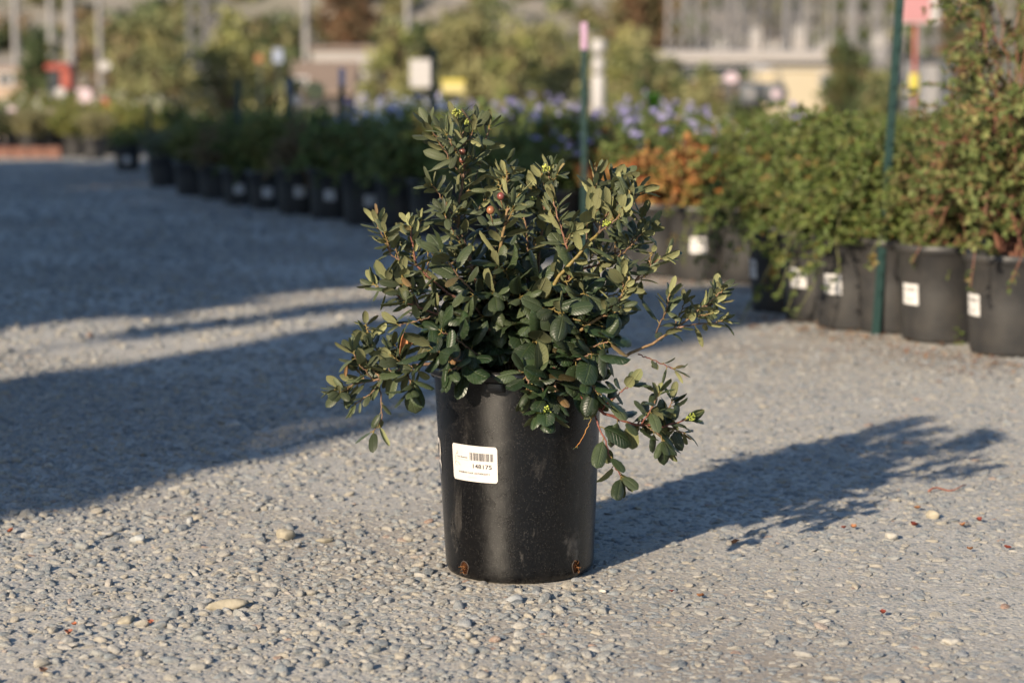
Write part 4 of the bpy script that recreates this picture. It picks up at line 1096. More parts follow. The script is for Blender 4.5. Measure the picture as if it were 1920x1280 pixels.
# red loader at far left
D = 50; g = P(108, 140, D); z0 = float(terr(D)); s = D / FPX
def zz_(py): return P(108, py, D)[2] - z0
rt = empty('red_loader', (g[0], D, z0)); tag(rt, 'orange red loader with a dark cab opening at far left', 'loader')
bx = MB().box((.0, .4, (zz_(120) + zz_(132)) / 2), (.52, .9, zz_(120) - zz_(132)), bev=.03)
bx.box((.17, .4, (zz_(128) + zz_(168)) / 2), (.22, .8, zz_(128) - zz_(168)), bev=.03)
bx.build('body', M_REDP, rt)
MB().box((0, .4, zz_(169) / 2 + .1), (.5, 1.0, max(.2, zz_(169) - .2)), bev=.04).build('chassis', M_DGREY, rt)
MB().box((-.08, .35, (zz_(133) + zz_(166)) / 2), (.26, .7, zz_(133) - zz_(166)), bev=.01).build('cab_window', M_GLASS, rt)
for sx in (-.32, .32):
    for sy in (.05, .8):
        v = MB().lathe([(.05, -.08), (.26, -.09), (.30, -.05), (.30, .05), (.26, .09), (.05, .08)], 20); V = v.V[0]; V = np.stack([V[:, 2] + sx, V[:, 0] + sy, V[:, 1] + .3], 1)
        wh = MB().add(V, [f[0] for f in v.F.values()]).build('wheel', M_DGREY, rt, smooth=True)
        MB().box((sx + (.085 if sx > 0 else -.085), sy, .3), (.02, .16, .16), bev=.01).build('hub', M_WHITE, wh)
# dark trailer in front of the cream hut
D = 34; z0 = float(terr(D)); g = P(1432, 170, D)
rt = empty('flatbed_trailer', (g[0], D, z0)); tag(rt, 'dark flatbed trailer in front of the cream hut', 'trailer')
zq = lambda py: P(1432, py, D)[2] - z0
MB().box((0, .6, zq(164)), (74 * D / FPX, 1.3, 8 * D / FPX), bev=.01).build('bed', M_DGREY, rt)
MB().box((.26, .0, (zq(150) + zq(186)) / 2), (.05, .06, zq(150) - zq(186)), bev=.005).build('post', M_DGREY, rt)
MB().box((-.02, .9, (zq(168) + .5) / 2), (.5, .08, max(.2, zq(168) - .5))).build('frame', M_DGREY, rt)
for wx in (-.2, .17):
    v = MB().lathe([(.03, -.05), (.13, -.06), (.17, -.04), (.17, .04), (.13, .06), (.03, .05)], 20); V = v.V[0]; V = np.stack([V[:, 0] + wx, V[:, 2] - .08, V[:, 1] + zq(176)], 1)
    wh = MB().add(V, [f[0] for f in v.F.values()]).build('wheel', M_DGREY, rt, smooth=True)
    v = MB().lathe([(.001, -.01), (.06, -.008), (.07, 0), (.06, .008), (.001, .01)], 18); V = v.V[0]; V = np.stack([V[:, 0] + wx, V[:, 2] - .15, V[:, 1] + zq(176)], 1)
    MB().add(V, [f[0] for f in v.F.values()]).build('hub', M_PINK if wx > 0 else M_GALV, wh)
# ---------------------------------------------------------------- the potted shrub
HERO = empty('potted_shrub', (POTX, POTY, 0))
tag(HERO, 'dark green leathery leaved shrub in a large black nursery pot, alone on the gravel', 'potted shrub')
HR = np.array([POTX, POTY, 0.0])
RT, RB, PH = .1410, .1248, .357
def prof_r(z): return RB + (RT - RB) * np.clip(z / .335, 0, 1)
mp = Mat('hero_pot_plastic')
co = mp.co('Object')
sp = mp.voro(900, co); spc = mp.n('ShaderNodeTexVoronoi', feature='F1'); spc.inputs['Scale'].default_value = 470; mp.l(co, spc.inputs['Vector'])
sepc = mp.n('ShaderNodeSeparateColor'); mp.l(spc.outputs['Color'], sepc.inputs[0])
speck = mp.math('MULTIPLY', mp.ramp(spc.outputs['Distance'], [(.0, 1.0), (.38, 0.0)]), mp.ramp(sepc.outputs[0], [(.66, 0.0), (.74, 1.0)]))
mpn = mp.n('ShaderNodeMapping'); mpn.inputs['Scale'].default_value = (1, 1, .35); mp.l(co, mpn.inputs[0])
smear = mp.ramp(mp.noise(16, 7, .68, mpn.outputs[0], 1.2), [(.575, 0.0), (.70, 1.0)])
sepz = mp.n('ShaderNodeSeparateXYZ'); mp.l(co, sepz.inputs[0])
low = mp.ramp(sepz.outputs[2], [(.02, 1.0), (.12, .35), (.3, .06)])
film = mp.ramp(mp.noise(5, 5, .6, co), [(.3, 0.0), (.75, .5)])
c = mp.mix(film, (.0022, .0022, .0026), (.0050, .0046, .0044))
seam = mp.math('ADD', mp.ramp(mp.math('ABSOLUTE', mp.math('SUBTRACT', sepz.outputs[2], .1145)), [(.0, .8), (.0012, 0.0)]), mp.ramp(mp.math('ABSOLUTE', mp.math('SUBTRACT', sepz.outputs[2], .287)), [(.0, .6), (.0011, 0.0)]))
c = mp.mix(seam, c, (.002, .002, .002))
c = mp.mix(mp.math('MULTIPLY', smear, mp.math('MULTIPLY', low, .55)), c, (.17, .155, .14))
c = mp.mix(mp.math('MULTIPLY', speck, .34), c, (.22, .205, .19))
mp.set(base=c, rough=mp.ramp(mp.noise(40, 4, .6, co), [(.3, .25), (.7, .33)]), spec=.44)
tn = mp.n('ShaderNodeTangent', direction_type='RADIAL', axis='Z'); mp.l(tn.outputs[0], mp.b.inputs['Tangent'])
mp.b.inputs['Anisotropic'].default_value = .88; mp.b.inputs['Anisotropic Rotation'].default_value = .25
mp.bump(mp.math('ADD', mp.noise(700, 3, .6, co), mp.math('MULTIPLY', mp.noise(26, 3, .5, co), .6)), .35, .0009)
M_HPOT = mp.m
prof = [(.001, .010), (RB - .022, .010), (RB - .018, .0), (RB - .010, .0005), (RB - .003, .004), (RB, .012)]
for z in (.016, .03, .06, .113, .2, .285, .325): prof.append((float(prof_r(z)), z))
prof += [(RT, .335), (RT + .001, .3385), (RT + .003, .3395), (RT + .010, .3405), (RT + .0125, .3425), (RT + .0135, .346), (RT + .0135, .352), (RT + .012, .3555), (RT + .008, PH), (RT + .001, PH), (RT - .003, .354), (RT - .006, .31), (.001, .308)]
pot = MB().lathe(prof, 128).build('pot', M_HPOT, HERO, smooth=True)
md = pot.modifiers.new('edges', 'EDGE_SPLIT'); md.split_angle = R(50)
def on_pot(a_deg, z, off=.0):
    a = R(a_deg) - PI / 2; r_ = prof_r(z) + off
    return np.array([r_ * math.cos(a), r_ * math.sin(a), z])
for ad in (-15.5, 62, 165, -105):
    m = MB(); n = 13; V = []
    for zi, (z, e) in enumerate(((.339, .009), (.334, .010), (.3275, .0095), (.325, .007), (.3245, .0005))):
        for i in range(n):
            t = i / (n - 1) * 2 - 1; V.append(on_pot(ad + t * 7.2, z, e * (1 - abs(t) ** 6)))
    F = [[j * n + i, j * n + i + 1, (j + 1) * n + i + 1, (j + 1) * n + i] for j in range(4) for i in range(n - 1)]
    m.add(V, np.array(F)); m.build('grip_lug', M_POT, pot, smooth=True)
# drainage holes with coir showing
mc = Mat('coir'); cn = mc.noise(260, 5, .7, mc.co(), 2.5)
mc.set(base=mc.ramp(cn, [(.44, (.006, .003, .002)), (.54, (.06, .022, .009)), (.70, (.20, .085, .035))]), rough=1, spec=.1); mc.bump(cn, 1.0, .004)  # coir fibres, plus near-black painted in as shade inside the hole
M_COIR = mc.m; M_LIP = plain('worn_plastic_lip', (.035, .024, .018), .7, .3, 60)
for ad in (-46.5, 47.5, 140, -140):
    zc = .0215; n = 26; ring_o, ring_i = [], []
    hole = empty('drainage_hole', (0, 0, 0)); hole.parent = pot
    for i in range(n):
        t = i / n * 2 * PI; wx = 4.0 * math.cos(t) * (1 + .12 * math.sin(3 * t)); wz = .0115 * math.sin(t)
        if wz < -.009: wx *= 1.15
        ring_o.append(on_pot(ad + wx, zc + wz, .0008))
    cpt = on_pot(ad, zc, .0012)
    r = np.random.default_rng(int(ad) + 300)
    V = [cpt]; nr = 5
    for k in range(1, nr + 1):
        for p_ in ring_o:
            f = k / nr; q = cpt + (p_ - cpt) * f; nn = q * np.array([1, 1, 0]); nn /= np.linalg.norm(nn)
            V.append(q + nn * ((.0022 * (1 - f * f)) + r.normal(0, .0006) * (k < nr)))
    F4 = [[1 + k * n + i, 1 + k * n + (i + 1) % n, 1 + (k + 1) * n + (i + 1) % n, 1 + (k + 1) * n + i] for k in range(nr - 1) for i in range(n)]
    F3 = [[0, 1 + (i + 1) % n, 1 + i] for i in range(n)]
    MB().add(V, [np.array(F4), np.array(F3)]).build('coir', M_COIR, hole, smooth=True)
    MB().tube(ring_o + [ring_o[0], ring_o[1]], .0011, 5, cap=False).build('lip', M_LIP, hole, smooth=True)
    fb = MB()
    for k in range(16):
        a0 = cpt + (ring_o[r.integers(0, n)] - cpt) * r.uniform(0, .8); d_ = rnd_dir(r, 1)[0] * .006; nn = cpt * np.array([1, 1, 0]) / RB
        fb.tube([a0 + nn * .001, a0 + d_ * .5 + nn * .003, a0 + d_ + nn * .001], .0004, 3, col=(.20, .09, .035))
    fb.build('fibre', vcol('coir_fibre', .9, .1, .2) if 'coir_fibre' not in bpy.data.materials else bpy.data.materials['coir_fibre'], hole)
# stickers
M_STK = plain('paper_sticker', (.50, .47, .445), .5, .02, 30, .4)
M_PRT = plain('label_print', (.02, .02, .028), .7, .05, 30); M_PRT2 = plain('faint_label_print', (.42, .41, .41), .7, .05, 30)
def wrap(uv, a0, zc, off):
    uv = np.asarray(uv, float); z = zc + uv[:, 1]; r_ = prof_r(z) + off; a = R(a0) - PI / 2 + uv[:, 0] / prof_r(zc)
    return np.stack([r_ * np.cos(a), r_ * np.sin(a), z], 1)
def sticker(a0, zc, wd, hg, text=True, rot=0.0):
    st_uv = []; n = 41; cr = .0042
    V = []; 
    for i in range(n):
        u = (i / (n - 1) * 2 - 1) * wd / 2; e = max(0, abs(u) - (wd / 2 - cr)); dz = cr - math.sqrt(max(0, cr * cr - e * e))
        for j in range(7): V.append((u, (j / 6 * 2 - 1) * (hg / 2 - dz)))
    F = np.array([[i * 7 + j, (i + 1) * 7 + j, (i + 1) * 7 + j + 1, i * 7 + j + 1] for i in range(n - 1) for j in range(6)])
    o = obj('barcode_label', mesh('barcode_label', wrap(V, a0, zc, .0006), F, M_STK, smooth=True), pot)
    ink, faint = MB(), MB()
    def quad(b, u0, u1, v0, v1):
        k = max(2, int((u1 - u0) / .002) + 1); us = np.linspace(u0, u1, k); vv = []
        for u in us: vv += [(u, v0), (u, v1)]
        b.add(wrap(vv, a0, zc, .0009), np.array([[2 * i, 2 * i + 2, 2 * i + 3, 2 * i + 1] for i in range(k - 1)]))
    def line(b, pts, wid):
        pts = np.array(pts); 
        for p, q in zip(pts[:-1], pts[1:]):
            d = q - p; nn = np.array([-d[1], d[0]]) / (np.linalg.norm(d) + 1e-9) * wid / 2
            b.add(wrap([p + nn, p - nn, q - nn, q + nn], a0, zc, .0009), np.array([[0, 1, 2, 3]]))
    def text_(b, s, u, v, cap, width):
        cu = bpy.data.curves.new('t', 'FONT'); cu.body = s; cu.size = 1; cu.resolution_u = 3; cu.offset = .018
        to = bpy.data.objects.new('t', cu); C.objects.link(to)
        dg = bpy.context.evaluated_depsgraph_get(); me = bpy.data.meshes.new_from_object(to.evaluated_get(dg))
        vs = np.array([v_.co[:] for v_ in me.vertices]); fs = [list(p.vertices) for p in me.polygons]
        C.objects.unlink(to); bpy.data.objects.remove(to); bpy.data.curves.remove(cu); bpy.data.meshes.remove(me)
        vs[:, 0] -= vs[:, 0].min(); vs[:, 0] *= width / vs[:, 0].max(); vs[:, 1] *= cap / .69
        by = {}
        for f in fs: by.setdefault(len(f), []).append(f)
        b.add(wrap(np.stack([vs[:, 0] + u, vs[:, 1] + v], 1), a0, zc, .0009), [np.array(f) for f in by.values()])
    bw = [1, 2, 1, 1, 2, 1, 1, 3, 1, 1, 3, 2, 2, 1, 1, 1, 2, 1, 1, 2, 1, 1, 3, 1, 2, 1, 1, 1, 3, 2, 1, 1, 1, 2, 1, 1, 2, 1, 1, 1, 2, 3, 1, 1, 2, 1, 1, 1, 1]
    tot = sum(bw); u = -.0052; un = .0432 / tot
    for i, k in enumerate(bw):
        if i % 2 == 0: quad(ink, u, u + k * un, .0055, .0185)
        u += k * un
    text_(ink, '148175', .0005, -.0072, .0068, .035)
    text_(ink, 'RHAMNUS CALIF. LEATHERLEAF 5', -.0305, -.0172, .0027, .062)
    text_(faint, '5/26/2021', -.0110, -.0245, .0026, .0175)
    text_(ink, 'Tree Mountain', -.0335, .0082, .0024, .0235)
    text_(faint, 'Wholesale Nursery', -.0335, .0044, .0022, .0255)
    line(ink, [(-.0335, .0185), (-.0318, .0170), (-.0312, .0150), (-.0330, .0138), (-.0345, .0150), (-.0360, .0120), (-.0372, .0085), (-.0376, .0045), (-.0372, .0010), (-.0385, -.0020), (-.0392, -.0038)], .0005)
    line(ink, [(-.0372, .0010), (-.0350, -.0002), (-.0318, -.0008), (-.0290, -.0030), (-.0265, -.0052)], .0005)
    line(ink, [(-.0392, -.0038), (-.0360, -.0055), (-.0335, -.0060)], .0004)
    ink.build('label_print', M_PRT, o); faint.build('faint_print', M_PRT2, o)
    return o
sticker(-34.3, .2022, .0905, .0605)
sticker(-94.0, .2005, .0905, .0605)
# soil
ms = Mat('soil_mix'); sn = ms.noise(70, 6, .7)
ms.set(base=ms.ramp(sn, [(.3, (.02, .012, .008)), (.6, (.075, .045, .028)), (.75, (.17, .10, .06))]), rough=1, spec=.1); ms.bump(sn, 1, .012)
so = MB(); rr_ = np.linspace(.001, RT - .0065, 14); so.lathe([(float(a), .322 + .006 * math.sin(a * 60)) for a in rr_], 48)
so.build('soil', ms.m, HERO, smooth=True)
pot.rotation_euler = (0, -.010, 0)

# ---- leaf and stem materials
ml = Mat('leathery_leaf')
uvn = ml.n('ShaderNodeUVMap'); uvn.uv_map = 'UVMap'
suv = ml.n('ShaderNodeSeparateXYZ'); ml.l(uvn.outputs[0], suv.inputs[0])
U_, V_ = suv.outputs[0], suv.outputs[1]
av = ml.math('ABSOLUTE', V_)
wave = ml.math('SINE', ml.math('MULTIPLY', ml.math('SUBTRACT', ml.math('MULTIPLY', U_, 8.5), ml.math('MULTIPLY', av, 1.9)), PI))
vein = ml.ramp(ml.math('ABSOLUTE', wave), [(0.0, 1.0), (.34, 0.0)])
mid = ml.ramp(av, [(.035, 1.0), (.10, 0.0)])
veins = ml.math('MAXIMUM', ml.math('MULTIPLY', vein, .75), mid)
at_ = ml.attr('Col').outputs['Color']
sep = ml.n('ShaderNodeSeparateColor'); ml.l(at_, sep.inputs[0])          # r brightness, g youth, b special
geo = ml.n('ShaderNodeNewGeometry')
top = ml.mix(sep.outputs[1], (.0150, .030, .0110), (.064, .076, .036))
top = ml.mix(ml.math('MULTIPLY', veins, ml.ramp(sep.outputs[1], [(0, .22), (1, .22)])), top, (.085, .11, .04))
und = ml.mix(sep.outputs[1], (.085, .097, .042), (.195, .198, .090))
und = ml.mix(ml.math('MULTIPLY', veins, .55), und, (.20, .19, .085))
c = ml.mix(geo.outputs['Backfacing'], top, und)
c = ml.mix(sep.outputs[2], c, (.40, .17, .07))
c = ml.mix(1.0, c, ml.mix(1.0, (0, 0, 0), sep.outputs[0], 'ADD') if False else ml.ramp(sep.outputs[0], [(0, .0), (1, 2.0)]), 'MULTIPLY')
dsty = ml.ramp(ml.noise(90, 4, .65), [(.55, 0.0), (.8, .5)])
c = ml.mix(ml.math('MULTIPLY', dsty, .55), c, (.13, .135, .105))
dots = ml.n('ShaderNodeTexVoronoi'); dots.inputs['Scale'].default_value = 420; ml.l(ml.co(), dots.inputs['Vector'])
sd3 = ml.n('ShaderNodeSeparateColor'); ml.l(dots.outputs['Color'], sd3.inputs[0])
dd_ = ml.math('MULTIPLY', ml.ramp(dots.outputs['Distance'], [(0, 1.0), (.3, 0.0)]), ml.ramp(sd3.outputs[0], [(.86, 0.0), (.9, .7)]))
c = ml.mix(dd_, c, (.30, .31, .28))
rough = ml.mix(sep.outputs[1], (.40, .40, .40), (.60, .60, .60))
rough = ml.mix(geo.outputs['Backfacing'], rough, (.85, .85, .85))
ml.set(base=c, rough=rough, spec=.42)
hgt = ml.math('SUBTRACT', ml.math('MULTIPLY', ml.noise(330, 3, .6), .25), veins)
ml.bump(hgt, .7, .0013)
tr = ml.n('ShaderNodeBsdfTranslucent'); ml.l(ml.mix(.5, c, (.10, .14, .02)), tr.inputs[0])
mx = ml.n('ShaderNodeMixShader'); mx.inputs[0].default_value = .10
ml.l(ml.b.outputs[0], mx.inputs[1]); ml.l(tr.outputs[0], mx.inputs[2]); ml.l(mx.outputs[0], ml.out.inputs[0])
M_HLEAF = ml.m
M_HSTEM = vcol('shrub_bark', .6, .35, .35, 0, 220)

# ---- leaves
NU, NV = 10, 7
lu = np.linspace(0, 1, NU); lv = np.linspace(-1, 1, NV)
LUU, LVV = np.meshgrid(lu, lv, indexing='ij')
li, lj = np.meshgrid(np.arange(NU - 1), np.arange(NV - 1), indexing='ij'); lq = (li * NV + lj).ravel()
LF = np.stack([lq, lq + NV, lq + NV + 1, lq + 1], -1)
class Leaves:
    def __init__(s): s.V, s.F, s.UV, s.C, s.n = [], [], [], [], 0
    def add(s, p, d, nrm, L_, W_, curl, bend, bright, youth, special=0.0, twist=0.0, seed=0):
        d = d / np.linalg.norm(d); nrm = nrm - d * nrm.dot(d); nrm /= np.linalg.norm(nrm) + 1e-9
        sd_ = np.cross(nrm, d)
        ca, sa = math.cos(twist), math.sin(twist); nrm, sd_ = nrm * ca + sd_ * sa, sd_ * ca - nrm * sa
        prof_ = np.maximum(1 - np.abs(2 * LUU ** 1.06 - 1) ** 2.9, 0) ** .62
        prof_[0] = .05; prof_[-1] = .03
        W_ = W_ * (1.42 - .36 * youth); L_ = L_ * (1.06 - .02 * youth)
        w_ = W_ / 2 * prof_
        ang = curl * LVV * .9                                    # the blade rolls under at its edges
        y = np.where(abs(curl) > 1e-3, w_ * np.sin(ang) / (curl * .9), w_ * LVV)
        z = -w_ * (1 - np.cos(ang)) / max(abs(curl) * .9, 1e-3) * np.sign(curl)
        z = z + w_ * .10 * np.abs(LVV) + .024 * W_ * np.sin(LUU * 23 + np.abs(LVV) * 4.5 + seed) * np.abs(LVV) ** 1.5 * prof_
        a = bend * LUU                                          # arching along the midrib
        x = L_ * (np.sin(a) / bend if abs(bend) > 1e-3 else LUU); zz = -L_ * (1 - np.cos(a)) / (bend if abs(bend) > 1e-3 else 1)
        V = p + x[..., None] * d + (z * np.cos(a) + zz)[..., None] * nrm + y[..., None] * sd_ + (z * np.sin(a))[..., None] * d
        s.V.append(V.reshape(-1, 3)); s.F.append(LF + s.n); s.n += NU * NV
        s.UV.append(np.stack([LUU, LVV], -1).reshape(-1, 2)); s.C.append(np.tile([bright * .5, youth, special], (NU * NV, 1)))
    def build(s, name, parent):
        return obj(name, mesh(name, np.concatenate(s.V), np.concatenate(s.F), M_HLEAF, uv=np.concatenate(s.UV), col=np.concatenate(s.C), smooth=True), parent)
hr = np.random.default_rng(42)
LV = Leaves(); TWIG = MB(); PET = MB()
ZUP = np.array([0, 0, 1.0])
OLDC, YELC, REDC, TANC = (.085, .055, .035), (.16, .12, .035), (.15, .050, .038), (.19, .11, .07)
def H(px, py, dy): return P(px, py, POTY + dy) - HR
def smooth_path(pts, n=22):
    pts = np.asarray(pts, float)
    if len(pts) == 2: return pts[0] + (pts[1] - pts[0]) * np.linspace(0, 1, n)[:, None]
    P_ = np.concatenate([[2 * pts[0] - pts[1]], pts, [2 * pts[-1] - pts[-2]]]); out = []
    m = len(pts) - 1
    for t in np.linspace(0, m - 1e-6, n):
        i = int(t); f = t - i; p0, p1, p2, p3 = P_[i:i + 4]
        out.append(.5 * (2 * p1 + (p2 - p0) * f + (2 * p0 - 5 * p1 + 4 * p2 - p3) * f * f + (3 * p1 - p0 - 3 * p2 + p3) * f ** 3))
    return np.array(out)
def leafy(path, start, L0, L1, wr, youth, step=.0115, droop=.0, jitter=.25, alpha=(68, 28), curl=.9, terminal=4, faceup=.35, petc=YELC):
    """leaves spiralling round a stem, larger low down, small and ascending at the tip"""
    seg = np.linalg.norm(np.diff(path, axis=0), axis=1); cum = np.concatenate([[0], np.cumsum(seg)]); tot = cum[-1]
    s_ = start * tot; az = hr.uniform(0, 6.28)
    pos = []
    while s_ < tot: pos.append(s_); s_ += step * hr.uniform(.75, 1.3) * (1 - .35 * s_ / tot)
    pos += [tot] * terminal
    for k, s_ in enumerate(pos):
        f = (s_ / tot - start) / (1 - start + 1e-6); f = min(max(f, 0), 1)
        p = np.array([np.interp(s_, cum, path[:, j]) for j in range(3)])
        i = min(np.searchsorted(cum, s_), len(path) - 1); i = max(i, 1)
        T = path[i] - path[i - 1]; T /= np.linalg.norm(T)
        az += 2.39996 + hr.normal(0, .15)
        A = np.cross(T, [0.3, 0.5, .81]); A /= np.linalg.norm(A); B = np.cross(T, A); rad = A * math.cos(az) + B * math.sin(az)
        al = R((alpha[0] + (alpha[1] - alpha[0]) * f) * (.84 if youth > .6 else 1) + hr.normal(0, 9))
        d = T * math.cos(al) + rad * math.sin(al) + hr.normal(0, jitter * .35, 3); d[2] -= droop * (1 - .5 * f); d /= np.linalg.norm(d)
        nrm = T * (1.0 if T[2] > -.1 else .25) + ZUP * (faceup * (.1 if youth > .6 and T[2] > .2 else 1) + .9 * (1 - youth) * (1 if T[2] < .45 else .3)) + hr.normal(0, jitter * .6, 3)
        L_ = (L0 + (L1 - L0) * f) * hr.uniform(.72, 1.18); W_ = L_ * wr * hr.uniform(.82, 1.18)
        pl = min(.009, L_ * .17)
        PET.tube([p, p + d * pl * .6 + ZUP * .0005, p + d * pl * 1.15], [.0010, .0008, .0007], 4, col=petc, cap=False)
        LV.add(p + d * pl, d, nrm, L_, W_, curl * hr.uniform(.45, 1.5), hr.uniform(.05, .95) * (1 if hr.uniform() < .85 else -.6), hr.uniform(.62, 1.42), np.clip(youth + hr.normal(0, .14), 0, 1), (hr.uniform(.05, .28) if hr.uniform() < .03 else 0), hr.normal(0, .22), hr.uniform(0, 6))
def stem(pts, r0, r1, col=OLDC, col2=None, name='branch', mb=None):
    path = smooth_path(pts)
    path[1:-1] += hr.normal(0, .0008, (len(path) - 2, 3))
    m = MB() if mb is None else mb
    rad = np.linspace(r0, r1, len(path)) * (1 + .06 * np.sin(np.arange(len(path)) * 1.9))
    n0 = m.n
    m.tube(path, rad, 8)
    c2 = np.array(col if col2 is None else col2); f = np.concatenate([np.repeat(np.linspace(0, 1, len(path)), 8), [0, 1]])[:, None]
    m.C[-1] = np.array(col) * (1 - f) + c2 * f
    if mb is None: m.build(name, M_HSTEM, HERO, smooth=True)
    return path
def side_twigs(path, n, s0, s1, Lr, L0, L1, wr, youth, down=0.0, leaves_step=.009, seedcol=TANC, up=.35):
    for k in range(n):
        f = s0 + (s1 - s0) * (k + hr.uniform(.2, .8)) / n; i = int(f * (len(path) - 1)); b = path[i]
        T = path[min(i + 1, len(path) - 1)] - path[max(i - 1, 0)]; T /= np.linalg.norm(T)
        rd = rnd_dir(hr, 1)[0]; rd -= T * rd.dot(T); rd /= np.linalg.norm(rd)
        d = T * .75 + rd * .8 + ZUP * (up - down); d /= np.linalg.norm(d)
        Lt = hr.uniform(*Lr); e = b + d * Lt + ZUP * (.15 * Lt - down * Lt * .5)
        m_ = (b + e) / 2 + rd * Lt * .08
        p_ = stem([b, m_, e], .0014, .0009, TANC, YELC, mb=TWIG)
        leafy(p_, .25, L0, L1, wr, youth, step=leaves_step, terminal=3)

# traced branches: [points (px, py, depth from the pot axis)], radii in mm, leaf start, leaf lengths (mm), width ratio, youth, options
def B(pts, r0=2.2, r1=1.0, start=.35, L0=38, L1=22, wr=.42, y=.8, col=OLDC, col2=TANC, step=9.5, tw=0, **kw):
    path = stem([H(*p) for p in pts], r0 / 1000, r1 / 1000, col, col2)
    leafy(path, start, L0 / 1000, L1 / 1000, wr, y, step=step / 1000 * 1.05, **kw)
    if tw: side_twigs(path, tw, max(start - .15, .1), .9, (.018, .038), L0 * .8 / 1000, L1 * .85 / 1000, wr, y)
    return path
# -- tall left leader and its side shoots
B([(950, 700, .02), (925, 610, .0), (897, 540, -.01), (873, 460, -.02), (858, 415, -.02), (866, 350, -.02), (871, 300, -.02), (866, 258, -.02), (860, 230, -.02)], 4.0, 1.2, .42, 44, 30, .36, .9, step=8.5, tw=7)
B([(870, 335, -.02), (845, 300, -.03), (822, 265, -.04), (806, 240, -.045)], 1.5, 1.0, .1, 40, 30, .36, .95, step=8)
B([(868, 275, -.02), (884, 252, -.03), (893, 236, -.03)], 1.2, .9, .15, 38, 30, .34, .9, step=8)
B([(869, 300, -.02), (850, 276, -.06), (840, 256, -.07)], 1.2, .9, .2, 40, 30, .34, .9, step=8)
B([(861, 425, -.02), (840, 390, -.04), (822, 362, -.05), (812, 350, -.055)], 1.5, 1.0, .2, 42, 32, .38, .9, step=8.5)
B([(868, 460, -.02), (848, 430, -.05), (835, 405, -.07)], 1.3, .9, .3, 40, 30, .38, .8, step=8.5)
B([(886, 350, .0), (903, 300, .02), (912, 262, .03), (917, 240, .03)], 1.4, .9, .25, 36, 26, .36, .9, step=8.5)
B([(925, 480, .04), (935, 400, .06), (949, 355, .07), (955, 330, .07)], 1.7, .9, .4, 36, 28, .38, .85, step=9)
B([(880, 420, -.02), (900, 390, .0), (916, 362, .01), (922, 345, .01)], 1.4, .9, .3, 36, 26, .38, .85, step=9)
# -- centre
B([(965, 700, .0), (925, 570, -.03), (935, 480, -.05), (948, 415, -.06), (954, 380, -.06), (951, 352, -.05), (945, 336, -.05)], 3.4, 1.1, .56, 44, 32, .40, .85, col=YELC, step=9, tw=4)
B([(985, 700, .03), (1000, 580, .05), (1012, 470, .04), (1022, 395, .03), (1029, 352, .02), (1030, 320, .02)], 3.0, 1.1, .5, 42, 28, .42, .85, step=8.5, tw=5)
B([(1018, 420, .03), (1005, 380, .04), (997, 355, .05)], 1.3, .9, .3, 36, 26, .4, .85)
B([(1060, 560, -.02), (1067, 487, -.05), (1058, 448, -.06), (1047, 412, -.06), (1038, 378, -.06)], 2.2, 1.1, .45, 42, 30, .40, .8, col=REDC, col2=TANC, step=9, tw=2)
B([(1000, 560, .02), (990, 470, .03), (985, 420, .03), (980, 385, .03)], 2.0, 1.0, .35, 40, 28, .42, .75)
# -- right upper fan from the thick yellow green stem
pF = B([(985, 690, -.01), (1005, 620, -.05), (1024, 562, -.07), (1054, 512, -.08), (1099, 461, -.08), (1121, 438, -.07)], 4.2, 2.2, .7, 46, 40, .46, .6, col=YELC, col2=YELC, step=14, terminal=0)
B([(1121, 438, -.07), (1138, 400, -.05), (1148, 372, -.04), (1151, 346, -.03)], 1.9, 1.0, .15, 46, 34, .42, .9, step=8.5, tw=3)
B([(1121, 438, -.07), (1147, 418, -.08), (1174, 390, -.08), (1196, 362, -.07)], 1.8, 1.0, .15, 44, 32, .42, .85, step=8.5, tw=3)
B([(1099, 461, -.08), (1102, 410, -.06), (1109, 378, -.05), (1111, 356, -.04)], 1.6, 1.0, .3, 44, 34, .42, .85, step=9, tw=2)
B([(1061, 521, .02), (1098, 504, .03), (1129, 493, .03), (1165, 470, .03), (1195, 445, .03), (1213, 430, .03)], 2.2, 1.0, .35, 42, 30, .44, .85, col=REDC, col2=TANC, step=8.5, tw=5)
B([(1129, 493, .03), (1160, 480, .0), (1186, 458, -.02), (1202, 440, -.03)], 1.5, .9, .3, 40, 28, .42, .85)
B([(1147, 418, .02), (1168, 372, .05), (1174, 350, .06)], 1.4, .9, .3, 40, 30, .38, .85)
# -- right middle
B([(1000, 700, -.02), (1050, 650, -.06), (1095, 615, -.08), (1140, 583, -.08), (1170, 553, -.07), (1202, 513, -.06), (1226, 493, -.05), (1246, 482, -.05)], 3.6, 1.0, .5, 42, 28, .42, .8, col=YELC, col2=REDC, step=10, tw=4)
B([(1168, 554, -.07), (1168, 530, -.08), (1169, 508, -.09)], 1.4, .9, .3, 38, 28, .45, .8)
pI = B([(1010, 705, -.03), (1080, 690, -.05), (1147, 677, -.06), (1204, 652, -.06), (1260, 622, -.05), (1283, 612, -.05)], 3.4, 1.6, .80, 36, 30, .42, .7, col=YELC, col2=TANC, step=14, terminal=0)
B([(1260, 622, -.05), (1290, 598, -.05), (1316, 577, -.06), (1339, 560, -.06), (1354, 545, -.06)], 1.6, .9, .25, 36, 24, .42, .8, step=7.5, tw=2)
B([(1283, 612, -.05), (1312, 607, -.04), (1336, 606, -.03), (1352, 602, -.03)], 1.3, .8, .25, 34, 26, .32, .85, step=9)
B([(1230, 624, -.05), (1242, 598, -.06), (1250, 575, -.07), (1254, 556, -.07)], 1.4, .9, .15, 38, 26, .4, .7, step=8)
B([(1262, 620, -.05), (1275, 590, -.03), (1284, 566, -.02)], 1.2, .8, .3, 36, 24, .4, .75)
